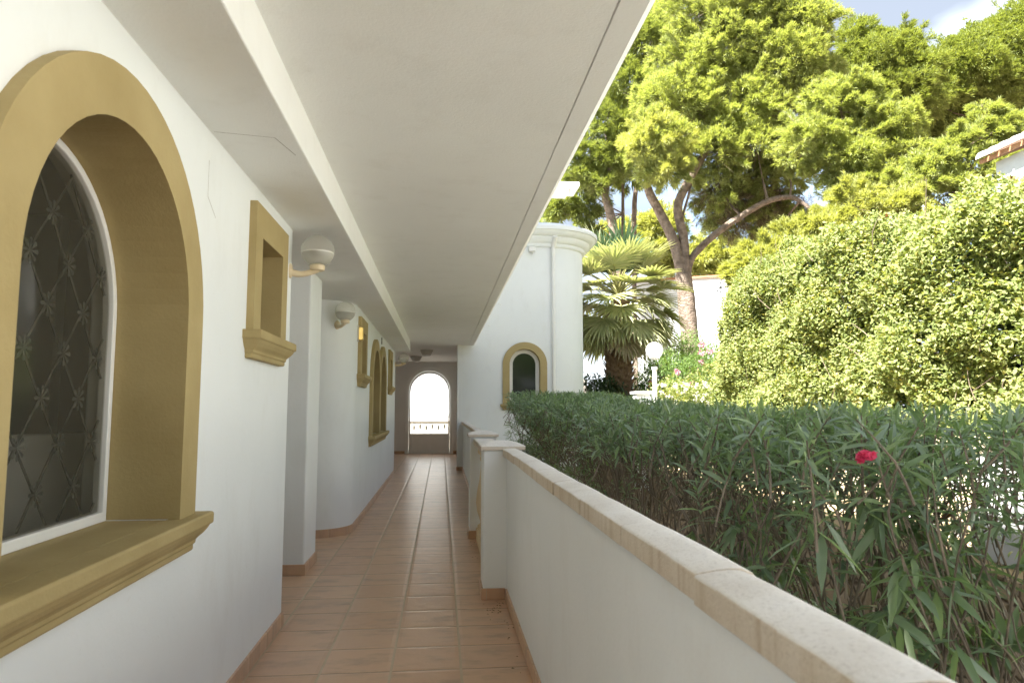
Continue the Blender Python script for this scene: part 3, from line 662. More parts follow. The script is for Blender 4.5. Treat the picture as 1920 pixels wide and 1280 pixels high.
t = thing('low_wall', (5.1,6,.18), 'low white sunlit wall at the foot of the tall clipped hedge', 'wall')
mb = MB(); mb.box(4.99,5.12,-6,12.6,.17,.88); mb.build('wall_panel', M['wall'], t)
mb = MB(); mb.box(4.97,5.14,-6,12.62,.882,.93); mb.build('cap_stone', M['coping'], t, bevel=.008)
# globe lamp post
lp = thing('lamp_post', (3.93,12.6,.18), 'white garden lamp post with an opal globe beside the fan palm', 'lamp post')
mb = MB(); mb.lathe([(.09,0),(.09,.02),(.05,.05),(.042,.08),(.040,2.0),(.055,2.01),(.06,2.03),(.055,2.06)], (3.93,12.6,.0), 16); mb.build('pole', M['white_paint'], lp, smooth=True)
mb = MB(); mb.lathe([(.158*math.sin(PI*i/20)+.0005, -.158*math.cos(PI*i/20)) for i in range(21)], (3.93,12.6,2.365), 28); mb.build('globe', M['globe_opal'], lp, smooth='all')
mb = MB(); mb.lathe([(.065,-.168),(.075,-.15),(.07,-.138)], (3.93,12.6,2.365), 18); mb.build('collar', M['white_paint'], lp, smooth=True)
mp = thing('meter_box', (3.8,12.7,0), 'squat white masonry box at the foot of the globe lamp post', 'box')
mb = MB(); mb.box(3.60,3.93,12.68,13.0,-.2,1.56); mb.build('body', M['wall'], mp, bevel=.01)
mb = MB(); mb.box(3.57,3.96,12.65,13.03,1.562,1.61); mb.build('cap_stone', M['wall'], mp, bevel=.01)
# courtyard beyond the door
t = thing('courtyard_wall', (-.5,26,0), 'sunlit pale courtyard wall seen through the arched glass door', 'wall')
mb = MB(); mb.add([(-6,30.4,-.02),(5,24.0,-.02),(5,24.0,2.3),(-6,30.4,2.1),(-6.1,30.6,-.02),(5.1,24.2,-.02),(5.1,24.2,2.3),(-6.1,30.6,2.1)],[(0,1,2,3),(5,4,7,6),(3,2,6,7),(1,5,6,2),(4,0,3,7)]); mb.build('wall_panel', M['court'], t)
t = thing('pierced_wall', (-.4,23.4,0), 'low pierced wall with dark slots beyond the arched door', 'wall')
mb = MB(); mb.panel(rect(-3,2.2,-.02,.86), [rect(-1.30+.2*i,-1.26+.2*i,.60+.04*(i%2),.72+.04*(i%2)) for i in range(10)], ony(23.4,23.55)); mb.build('wall_panel', M['court'], t)
mb = MB(); mb.box(-3.03,2.23,23.37,23.58,.862,.90); mb.build('cap_stone', M['coping'], t)
mb = MB(); mb.box(-3,2.2,23.56,23.60,.4,.85); mb.build('slot_back', M['dark_room'], t)
# villas behind
v = thing('villa', (12,31,0), 'white villa wall with round pierced vents standing behind the pine trunk', 'villa')
ax, ay, bx, by = 9.0, 31.4, 15.0, 28.6
def vw(u,vv,t_): 
    d = Vector((bx-ax,by-ay)).normalized(); nn = Vector((-d.y,d.x)); return (ax+d.x*u+nn.x*t_*.3, ay+d.y*u+nn.y*t_*.3, vv)
circ = lambda u,z,r,n=14: [(u+r*math.cos(2*PI*i/n), z+r*math.sin(2*PI*i/n)) for i in range(n)]
holes = []
for uc in (2.05,3.75,4.25):
    zc = 6.68; holes.append(circ(uc,zc,.075))
    for k in range(8): holes.append(circ(uc+.20*math.cos(k*PI/4), zc+.20*math.sin(k*PI/4), .045, 8))
mb = MB(); mb.panel(rect(0,6.6,0,7.15), holes, vw); mb.build('wall', M['wall'], v)
mb = MB(); P = [vw(u,z,t_) for u,z,t_ in ((-.1,7.152,-.3),(6.7,7.152,-.3),(6.7,7.152,1.3),(-.1,7.152,1.3),(-.1,7.24,-.3),(6.7,7.24,-.3),(6.7,7.24,1.3),(-.1,7.24,1.3))]
mb.add(P,[(0,3,2,1),(4,5,6,7),(0,1,5,4),(1,2,6,5),(2,3,7,6),(3,0,4,7)]); mb.build('coping', M['terracotta'], v)
mb = MB(); P = [vw(u,z,t_) for u,z,t_ in ((.1,0,1.1),(6.5,0,1.1),(6.5,0,18),(.1,0,18),(.1,7.1,1.1),(6.5,7.1,1.1),(6.5,7.1,18),(.1,7.1,18))]
mb.add(P,[(0,3,2,1),(4,5,6,7),(0,1,5,4),(1,2,6,5),(2,3,7,6),(3,0,4,7)]); mb.build('wall', M['dark_room'], v)
# tiled house above the hedge
th = thing('tiled_house', (11,5,0), 'white house with a curved terracotta tile eave rising above the hedge', 'house')
mb = MB(); mb.box(8.14,15,-8,9.28,0,4.92); mb.build('wall', M['wall'], th)
mb = MB(); mb.add([(8.0,-9,5.0),(8.0,9.42,5.0),(11.9,9.42,6.5),(11.9,-9,6.5),(8.0,-9,4.93),(8.0,9.42,4.93),(11.9,9.42,6.43),(11.9,-9,6.43)],[(0,1,2,3),(7,6,5,4),(0,4,5,1),(1,5,6,2),(3,7,4,0)]); mb.build('eave_board', M['terracotta'], th)
mb = MB()
for i in range(80):
    y = 9.33-.2*i; rings = []
    for x,z in ((7.93,5.0),(11.9,6.527)):
        rings.append([(x,y+.085*math.cos(a),z+.085*math.sin(a)) for a in [PI*k/8 for k in range(9)]])
    mb.loops(rings, True, True, closed=True)
mb.build('roof', M['coping'], th, smooth=True)
# upper white wing with a broad eave behind the tower
uw = thing('upper_wing', (0,26,0), 'white upper wing with a flat projecting eave behind the round tower', 'building')
mb = MB(); mb.box(-6,3.2,24.4,25.3,0,8.95); mb.build('wall', M['wall'], uw)
mb = MB(); mb.box(-6.3,4.5,24.1,24.9,9.0,9.12); mb.box(-6.3,4.82,23.8,25.0,9.122,9.29); mb.build('eave', M['wall'], uw, bevel=.02)

# ================================================================== OLEANDER HEDGE
def hedge_oleander():
    h = thing('oleander_hedge', (1.9,6,-.75), 'dark oleander hedge with long narrow leaves and bare stems behind the parapet', 'hedge')
    stems = MB(); lp, ld, ll, lw = [], [], [], []
    def shoot_leaves(p, d, n, l0, spread=1.0, span=.26):
        p = np.array(p); d = np.array(d)/np.linalg.norm(d)
        t = np.linspace(0,1,n)**.8; base = p - d*span*(1-t)[:,None]
        az = np.arange(n)*2.4+rng.uniform(0,6); u = np.cross(d,[.3,.2,1.]); u = u/np.linalg.norm(u); w = np.cross(d,u)
        open_ = (.95-.55*t)*spread+rng.normal(0,.18,n)
        dirs = d*np.cos(open_)[:,None] + (u*np.cos(az)[:,None]+w*np.sin(az)[:,None])*np.sin(open_)[:,None]
        lp.append(base); ld.append(dirs); L = l0*rng.uniform(.65,1.15,n)*(1-.35*t); ll.append(L); lw.append(L*rng.uniform(.12,.17,n))
    y = 2.15
    while y < 11.5:
        for row in range(2):
            bx_ = 1.60+.62*row+random.uniform(-.18,.18); by_ = y+.45*row+random.uniform(-.2,.2); nst = random.randint(5,8)
            rise = max(0,by_-5.5)*.045
            for k in range(nst):
                top = Vector((min(max(bx_+random.gauss(0,.33),1.15),2.75), by_+random.gauss(0,.42), 1.17+random.uniform(-.12,.06)+rise))
                b = Vector((bx_+random.uniform(-.09,.09), by_+random.uniform(-.09,.09), -.76)); m_ = b.lerp(top,random.uniform(.4,.6))+Vector((random.gauss(0,.10),random.gauss(0,.10),-.06))
                r0 = random.uniform(.006,.016)
                fork = m_.lerp(top, random.uniform(.15,.6))
                stems.tube([b, b.lerp(m_,.5)+Vector((random.gauss(0,.05),random.gauss(0,.05),0)), m_, fork], [r0,r0*.85,r0*.7,r0*.5], 6, 3, .08)
                for q in range(random.randint(4,6)):
                    e = top+Vector((random.gauss(0,.21),random.gauss(0,.23),random.uniform(-.13,.07))); e.x = max(e.x,1.05); e.z = min(e.z, 1.255+rise)
                    mid = fork.lerp(e,.55)+Vector((random.gauss(0,.05),random.gauss(0,.05),-.02))
                    stems.tube([fork,mid,e],[r0*.45,r0*.32,.0025],5,2)
                    d = (e-mid).normalized()+Vector((random.gauss(0,.35),random.gauss(0,.35),.1)); shoot_leaves(e, d, random.randint(13,21), .125, 1.45, .15)
                    if random.random() < .25: shoot_leaves(mid.lerp(e,.3), d+Vector((random.gauss(0,.5),random.gauss(0,.5),-.2)), 9, .12, 1.3, .10)
                # thin dead side twigs, tangled
                for _ in range(3):
                    s0 = b.lerp(m_, random.uniform(.3,1)); e = s0+Vector((random.gauss(0,.16),random.gauss(0,.22),random.uniform(.05,.4)))
                    stems.tube([s0,s0.lerp(e,.5)+Vector((random.gauss(0,.03),random.gauss(0,.03),0)),e],[.0045,.0035,.0015],4,2)
                for _ in range(3):
                    if random.random() < .5:
                        s0 = b.lerp(fork, random.uniform(.3,1.0)); e = s0+Vector((random.uniform(-.3,.1),random.gauss(0,.16),random.uniform(-.02,.24)))
                        stems.tube([s0,s0.lerp(e,.5)+Vector((0,0,.03)),e],[r0*.4,.004,.002],5,2); shoot_leaves(e, e-s0, random.randint(9,14), .12, 1.3, .12)
        y += .88
    # dense clipped canopy
    for _ in range(1350):
        yy = random.uniform(2.0,11.8); x = random.uniform(1.08,2.75); rise = max(0,yy-5.5)*.045
        e = Vector((x,yy,1.285+rise-.24*random.random()**1.6)); s0 = e+Vector((random.gauss(0,.09),random.gauss(0,.09),-random.uniform(.16,.34)))
        stems.tube([s0,s0.lerp(e,.5)+Vector((random.gauss(0,.015),random.gauss(0,.015),0)),e],[.005,.004,.002],4,2)
        d = (e-s0).normalized()+Vector((random.gauss(0,.4),random.gauss(0,.4),0)); shoot_leaves(e, d, random.randint(14,20), .14, 1.4, .13)
    for _ in range(110):
        yy = random.uniform(2.3,4.8); x = random.uniform(1.5,2.8); e = Vector((x,yy,1.24-.55*random.random())); s0 = e+Vector((random.gauss(0,.09),random.gauss(0,.09),-random.uniform(.16,.34)))
        stems.tube([s0,s0.lerp(e,.5),e],[.005,.004,.002],4,2); shoot_leaves(e, (e-s0).normalized()+Vector((random.gauss(0,.5),random.gauss(0,.5),-.1)), random.randint(12,18), .145, 1.4, .13)
    # the far part is leafy down to the ground, the near end in patches
    for _ in range(420):
        yy = random.uniform(6.0,11.8); z = random.uniform(.0,1.25); e = Vector((random.uniform(1.06,1.6),yy,z))
        if yy < 7.2 and random.random() < .5: continue
        s0 = e+Vector((random.uniform(.15,.4),random.gauss(0,.15),-random.uniform(.1,.35)))
        stems.tube([s0,s0.lerp(e,.5),e],[.005,.004,.002],4,2); shoot_leaves(e, e-s0, random.randint(12,18), .125, 1.4, .14)
    # big drooping sprays close to the camera
    for _ in range(125):
        yy = random.uniform(2.15,4.0); x = random.uniform(1.2,2.15); z = random.uniform(.05,.98)
        if z > .75 and yy > 2.9: continue
        s0 = Vector((x+random.uniform(.1,.35),yy+random.uniform(-.2,.3),-.6)); e = Vector((x,yy,z))
        stems.tube([s0,s0.lerp(e,.55)+Vector((.08,.02,.12)),e+Vector((0,0,.02)),e],[.008,.006,.004,.003],6,3)
        n = random.randint(9,14); az = np.arange(n)*2.4+random.uniform(0,6); tilt = rng.uniform(-1.15,.35,n)
        dirs = np.stack([np.cos(az)*np.cos(tilt),np.sin(az)*np.cos(tilt),np.sin(tilt)],1)
        lp.append(np.array(e)+rng.normal(0,.022,(n,3))); ld.append(dirs); L = rng.uniform(.12,.20,n); ll.append(L); lw.append(L*rng.uniform(.15,.20,n))
    # dead straw twigs low in the row
    for _ in range(150):
        p = Vector((random.uniform(1.1,2.6),random.uniform(2.2,10),random.uniform(-.6,.35))); d = Vector((random.gauss(0,.3),random.gauss(0,.45),random.uniform(-.05,.3)))
        stems.tube([p,p+d*.5+Vector((0,0,random.uniform(-.05,.05))),p+d],[.004,.0035,.002],4,2)
    stems.build('stems', M['stem'], h, smooth=True)
    v, f = leaves(np.concatenate(lp), np.concatenate(ld), np.concatenate(ll), np.concatenate(lw), True, .22)
    link('foliage', np_mesh('foliage', v, f), M['ole'], h)
    # crimson flower heads
    def flower(c, n, r, size):
        c = np.array(c); cen = c+rdir(n)*r*rng.uniform(.5,1,(n,1)); P, D = [], []
        for q in cen:
            ax_ = nrm((q-c)[None]+np.array([[-.02,-.02,.01]]))[0]; u = nrm(np.cross(ax_,[.2,.9,.3])[None])[0]; w = np.cross(ax_,u)
            for k in range(6): P.append(q); D.append(u*math.cos(k*1.05)+w*math.sin(k*1.05)+ax_*.45)
        P = np.array(P); D = np.array(D); v, f = leaves(P, D, size*rng.uniform(.8,1.15,len(P)), size*.95, True, .1, .18)
        link('flower', np_mesh('flower', v, f), M['red'], h)
    flower((1.205,1.915,1.158), 10, .017, .014); flower((1.232,1.92,1.167), 8, .014, .013)
    p = np.array([[1.95,2.62,.86],[2.0,2.6,.855]]); v, f = leaves(p, np.array([[.9,.2,.35],[.7,.1,.2]]), .13, .022); link('dry_leaf', np_mesh('dry_leaf', v, f), M['rust_leaf'], h)
hedge_oleander()

# ================================================================== TALL SUNLIT HEDGE
def leafy_surface(P, N, n_per, size, jitter, up=.35):
    """clusters of leaves about points P facing N"""
    k = len(P); idx = np.repeat(np.arange(k), n_per)
    b = P[idx]+rdir(len(idx))*jitter*rng.uniform(.2,1,(len(idx),1))
    d = nrm(N[idx]*.35+rdir(len(idx))*.9+np.array([0,0,up]))
    L = size*rng.uniform(.6,1.25,len(idx)); return b, d, L
def tall_hedge():
    h = thing('tall_hedge', (5.8,7,.18), 'tall dense sunlit hedge of small yellow green leaves, rising toward the right', 'hedge')
    Yk = [2.0,4.8,5.8,7.5,9.9,11.4,12.2,12.9,13.4]; Zk = [3.2,3.35,3.42,3.58,3.80,3.92,3.86,3.5,2.9]
    n = 27000
    y = rng.uniform(3.6,13.4,n); top = np.interp(y,Yk,Zk)+.12*np.sin(y*3.1)+.08*np.sin(y*7.7+1)
    s = rng.uniform(0,1,n)
    side = rng.uniform(0,1,n) < .80
    z = np.where(side, .45+(top-.45)*s, top-rng.uniform(0,.1,n))
    bul = .09*np.sin(y*2.3+z*1.7)+.07*np.sin(y*5.1-z*3.9+2)+.06*np.sin(z*6.3+y*1.1)
    lean = np.maximum(0,(z-(top-.55))/.55)**2*.22
    x = np.where(side, 5.38-bul+lean, 5.75+rng.uniform(0,1.0,n))+rng.normal(0,.05,n)
    x = x + np.maximum(0,y-12.0)*.12
    P = np.stack([x,y,z],1); N = np.where(side[:,None], np.array([-1,-.25,.25]), np.array([-.2,0,1.]))
    # leave ragged hollows so that the dark inner leaves show
    hol = np.sin(y*4.3+z*2.1)+np.sin(z*5.7-y*2.9+.7)+np.sin(y*9.1+z*7.3)+rng.normal(0,.6,n)
    keep = hol > -1.9; P, N = P[keep], N[keep]
    b, d, L = leafy_surface(P, N, 8, .057, .085)
    v, f = leaves(b, d, L, L*rng.uniform(.42,.62,len(L)), True, .1, .12, (-.5,-.2,.85))
    link('foliage', np_mesh('foliage', v, f), M['hedge'], h)
    tw = MB()
    for _ in range(110):
        yy = random.uniform(3.8,12.8); zt = float(np.interp(yy,Yk,Zk)); z0 = random.uniform(.7,zt-.1)
        p = Vector((5.42+random.uniform(-.12,.15),yy,z0)); d = Vector((random.uniform(-.15,.05),random.gauss(0,.18),random.uniform(.1,.45)))
        tw.tube([p,p+d*.5+Vector((random.uniform(-.05,.02),0,0)),p+d],[.005,.004,.002],4,2)
    for _ in range(46):
        yy = random.uniform(4,13); tw.tube([(5.9,yy,.1),(5.8+random.uniform(-.2,.2),yy+random.uniform(-.3,.3),1.4),(5.7,yy+random.uniform(-.5,.5),float(np.interp(yy,Yk,Zk))-.4)],[.03,.022,.01],6,2)
    tw.build('branches', M['twig'], h, smooth=True)
    mb = MB(); ys = [3.4+.4*i for i in range(25)]
    mb.loops([[(5.72,yy,.2),(5.72,yy,float(np.interp(yy,Yk,Zk))-.55),(6.3,yy,float(np.interp(yy,Yk,Zk))-.45),(6.3,yy,.2)] for yy in ys]); 
    # dense inner leaves, the interior shade put into their dark colour
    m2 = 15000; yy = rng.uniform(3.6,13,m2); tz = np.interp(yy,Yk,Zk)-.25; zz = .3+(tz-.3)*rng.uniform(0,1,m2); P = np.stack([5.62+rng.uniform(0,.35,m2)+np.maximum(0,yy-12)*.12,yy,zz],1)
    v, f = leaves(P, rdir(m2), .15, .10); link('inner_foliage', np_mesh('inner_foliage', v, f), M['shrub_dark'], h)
    # a few white and rust coloured flowers near the top right
    q = 26; yy = rng.uniform(6.0,8.2,q); P = np.stack([5.5+rng.uniform(-.1,.5,q),yy,np.interp(yy,Yk,Zk)+rng.uniform(-.25,.12,q)],1)
    for nm, mt, sl in (('flower','white_petal',slice(0,18)),('seed_head','rust_leaf',slice(18,26))):
        for i_ in range(q)[sl]:
            v, f = leaves(np.repeat(P[i_:i_+1],6,0), rdir(6), .035, .025); link(nm, np_mesh(nm, v, f), M[mt], h)
tall_hedge()

# ================================================================== SHRUBS
def shrub(label, cat, blobs, n, size, m, flowers=(), aspect=.35, name='shrub', fl_m='pink', fl_size=.05):
    c0 = blobs[0]; t = thing(name, (c0[0],c0[1],.18), label, cat)
    P, N = [], []; tot = sum(b[3]**2 for b in blobs)
    for (x,y,z,r) in blobs:
        k = max(20,int(n*r*r/tot)); d = rdir(k); d[:,2] = np.abs(d[:,2])*.8+d[:,2]*.2; d = nrm(d)
        P.append(np.array([x,y,z])+d*r*(1-.45*rng.uniform(0,1,(k,1))**2)*(1+.18*np.sin(d[:,:1]*9+d[:,2:]*7))); N.append(d)
    P = np.concatenate(P); N = np.concatenate(N); b, d, L = leafy_surface(P, N, 6, size, size*1.4)
    v, f = leaves(b, d, L, L*aspect*rng.uniform(.8,1.2,len(L)), True, .15); link('foliage', np_mesh('foliage', v, f), M[m], t)
    st = MB()
    for (x,y,z,r) in blobs:
        for _ in range(5):
            st.tube([(c0[0]+random.gauss(0,.1),c0[1]+random.gauss(0,.1),.0),((x+c0[0])/2+random.gauss(0,.1),(y+c0[1])/2+random.gauss(0,.1),z*.55),(x+random.gauss(0,r*.4),y+random.gauss(0,r*.4),z+r*.5)],[.025,.018,.006],5,2)
    st.build('stems', M['twig'], t, smooth=True)
    for (x,y,z,k) in flowers:
        c = np.array([x,y,z]); pp = c+rdir(k)*fl_size*1.1; idx = np.repeat(np.arange(k),5); v, f = leaves(pp[idx], nrm(rdir(len(idx))+np.array([-.3,-.6,.3])), fl_size, fl_size*.8, True, 0, .1)
        link('flower', np_mesh('flower', v, f), M[fl_m], t)
    return t
shrub('pink flowered oleander bush between the lamp post and the white villa', 'bush',
  [(6.2,16.5,1.9,.75),(5.6,16.2,1.5,.7),(6.9,17,2.2,.7),(7.6,17.2,2.0,.8),(6.4,16,1.1,.8),(7.2,16.4,1.3,.8),(5.5,16.8,2.15,.5)], 2600, .11, 'shrub',
  [(6.05,15.75,2.75,9),(6.9,16.2,2.85,9),(6.3,15.9,2.62,8),(7.35,16.4,2.8,9),(5.3,15.3,2.1,9),(5.7,15.5,1.85,8),(5.95,15.5,2.35,9),(5.9,15.4,2.55,8),(7.0,15.6,1.75,9)], .2, 'flowering_bush', 'pink', .055)
shrub('low pale bush dotted with white blossom behind the globe lamp post', 'bush',
  [(4.75,14.2,1.25,.66),(5.2,14.4,1.3,.65),(4.45,14.6,1.05,.55),(5.5,14.0,1.0,.6)], 1300, .06, 'hedge',
  [(4.2+.045*i+.05*math.sin(i*5), 13.58+.05*math.cos(i*3), 1.35+.42*abs(math.sin(i*2.3)), 4) for i in range(32)], .5, 'blossom_bush', 'white_petal', .04)
shrub('shaded crimson flowered bush beside the palm trunk', 'bush',
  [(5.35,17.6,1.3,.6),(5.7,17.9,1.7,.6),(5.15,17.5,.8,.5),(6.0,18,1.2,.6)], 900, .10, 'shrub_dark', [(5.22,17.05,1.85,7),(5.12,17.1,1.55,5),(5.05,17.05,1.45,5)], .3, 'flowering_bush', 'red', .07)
shrub('dark leafy undergrowth between the tower and the palm trunk', 'bush',
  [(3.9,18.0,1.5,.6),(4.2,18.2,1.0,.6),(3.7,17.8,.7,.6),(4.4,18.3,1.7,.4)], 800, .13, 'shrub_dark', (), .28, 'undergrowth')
shrub('bright green low bush below the palm in front of its trunk', 'bush',
  [(4.35,17.2,.95,.55),(4.8,17.3,.85,.5)], 500, .11, 'shrub', (), .3, 'low_bush')
shrub('feathery light green shrub at the foot of the big pine', 'bush',
  [(7.2,21,2.4,.9),(7.9,21.5,2.9,.8),(6.6,21,1.8,.9),(8.8,21.5,2.2,.9),(9.6,21.6,2.0,.9)], 2000, .16, 'shrub', (), .14, 'feathery_shrub')
shrub('clipped yellow green shrub closing the far end of the tall hedge', 'bush',
  [(5.9,14.4,1.3,.75),(6.5,14.6,1.9,.75),(6.2,14.2,.8,.7),(7.2,14.9,2.3,.8),(7.0,14.4,1.2,.8)], 2600, .065, 'hedge', (), .5, 'end_shrub')

shrub('leafy tree standing behind the walkway, mirrored in the tower window', 'tree',
  [(4.6,-10,3.0,1.7),(6.5,-10.5,3.4,1.8),(3.0,-10.5,2.4,1.4),(5.5,-10,1.2,1.3),(8.2,-10,2.4,1.6)], 1500, .26, 'shrub', (), .3, 'garden_tree')

# ================================================================== FAN PALM
def palm():
    px, py = 4.92, 19.0
    t = thing('fan_palm', (px,py,.18), 'fan palm with a rough stubby trunk and drooping blades beside the tower', 'palm tree')
    mb = MB(); mb.tube([(px,py,.1),(px-.02,py,1.5),(px,py,2.6),(px+.05,py,4.3)],[.36,.34,.36,.26],16,5,.06); 
    for i in range(220):
        a = i*2.4; z = .2+i*.0135; r = .34; c,s_ = math.cos(a),math.sin(a); w = .10
        o = Vector((px+c*r,py+s_*r,z)); T = Vector((-s_,c,0)); U = Vector((c*.35,s_*.35,.9)).normalized()
        mb.add([o-T*w,o+T*w,o+T*w*.5+U*.2+Vector((c,s_,0))*.05,o-T*w*.5+U*.2+Vector((c,s_,0))*.05],[(0,1,2,3)])
    mb.build('trunk', M['palm_bark'], t)
    def frond(az, el, pet, R, m, droop, spread, cone):
        c = Vector((px,py,4.25+.35*math.sin(el))); dh = Vector((math.cos(az),math.sin(az),0))
        pts = []; p = c.copy(); d = dh*math.cos(el)+Vector((0,0,math.sin(el)))
        for k in range(5): pts.append(p.copy()); p = p+d*pet/4; d = (d+Vector((0,0,-droop*.22))).normalized()
        st = MB(); st.tube(pts,[.034,.026,.02,.017,.014],5)
        hub = pts[-1]; fwd = (pts[-1]-pts[-2]).normalized(); side = fwd.cross(Vector((0,0,1))).normalized(); up = side.cross(fwd)
        nb = 34; bl = MB()
        for k in range(nb):
            a = (k/(nb-1)-.5)*spread; L = R*(1-.25*abs(a/(spread/2))**2)*random.uniform(.93,1.05)
            d0 = (fwd*math.cos(a)+side*math.sin(a)+up*(cone*abs(math.sin(a))+.06*(k%2))).normalized(); T = d0.cross(up).normalized()
            q = hub.copy(); dd = d0.copy(); prev = None; W = [.014,.046,.046,.026,.003]
            for j in range(5):
                w_ = W[j]*(1 if j else 1); a_, b_ = q-T*w_, q+T*w_; cc = q-up*w_*.35
                if prev: bl.add([prev[0],prev[2],cc,a_],[(0,1,2,3)]); bl.add([prev[2],prev[1],b_,cc],[(0,1,2,3)])
                prev = (a_,b_,cc); q = q+dd*L/4; dd = (dd+Vector((random.gauss(0,.06),random.gauss(0,.06),-droop*(.08+.16*j*j/4)))).normalized()
        f = bl.build('frond', M[m], t, fix=False); st.build('petiole', M['petiole' if m != 'palm_dead' else 'palm_dead'], f, smooth=True)
    for i in range(66):
        g = i/65; az = i*2.39996+.4; el = 1.35-2.05*g
        m = 'palm_young' if g < .13 else ('palm' if g < .93 else 'palm_dead')
        frond(az+random.gauss(0,.2), el+random.gauss(0,.13), (.85+.30*math.sin(PI*g))*random.uniform(.8,1.2), random.uniform(.8,1.12), m, .28+1.0*g+random.uniform(-.1,.25), 3.9-1.0*g, .22)
    for i in range(9):
        frond(i*PI/4.5+.2, -.85-random.uniform(0,.4), .55, .75, 'palm_dead', 1.2, 2.2, .2)
palm()

# ================================================================== PINES
def crown_mesh(clumps, dens, nb, L, W, upb=.5, sub=12, subr=.36, dead=False):
    Ps, As = [], []
    for (x,y,z,r) in clumps:
        d = rdir(sub+int(r*14)); d[:,2] = d[:,2]*.75+.12; 
        for q in nrm(d):
            c = np.array([x,y,z])+q*r*rng.uniform(.5,1.05)*np.array([1.1,1.1,.85]); rr = r*subr*rng.uniform(.5,1.3)
            k = max(8,int(dens*rr*rr*12)); e = rdir(k); e[:,2] = e[:,2]*.8+.15; e = nrm(e)
            Ps.append(c+e*rr*(1-.5*rng.uniform(0,1,(k,1))**2)*np.array([1.15,1.15,.8])); As.append(nrm(e*.8+q*.4+np.array([0,0,upb])))
        # loose sprays that break the outline
        for q in nrm(rdir(int(10+r*10))*np.array([1,1,.7])+np.array([0,0,.12])):
            k = 9; t_ = np.linspace(0,1,k)[:,None]; c = np.array([x,y,z]); bend = rng.normal(0,.25,3)
            p = c+q*r*(.75+(.25+.45*rng.uniform())*t_)+bend*r*.25*t_**2; kk = max(2,int(dens*.012/L*.26*12))
            p = np.repeat(p,kk,0)+rng.normal(0,L*.22,(k*kk,3)); Ps.append(p); As.append(np.repeat(nrm((q+np.array([0,0,upb*.6]))[None]),k*kk,0))
    P = np.concatenate(Ps); A = np.concatenate(As); idx = np.repeat(np.arange(len(P)),nb)
    D = nrm(A[idx]+rdir(len(idx))*.75); Ln = L*rng.uniform(.6,1.2,len(idx))
    v, f = leaves(P[idx]+rdir(len(idx))*L*.12, D, Ln, W, False, .12)
    return np_mesh('crown', v, f)
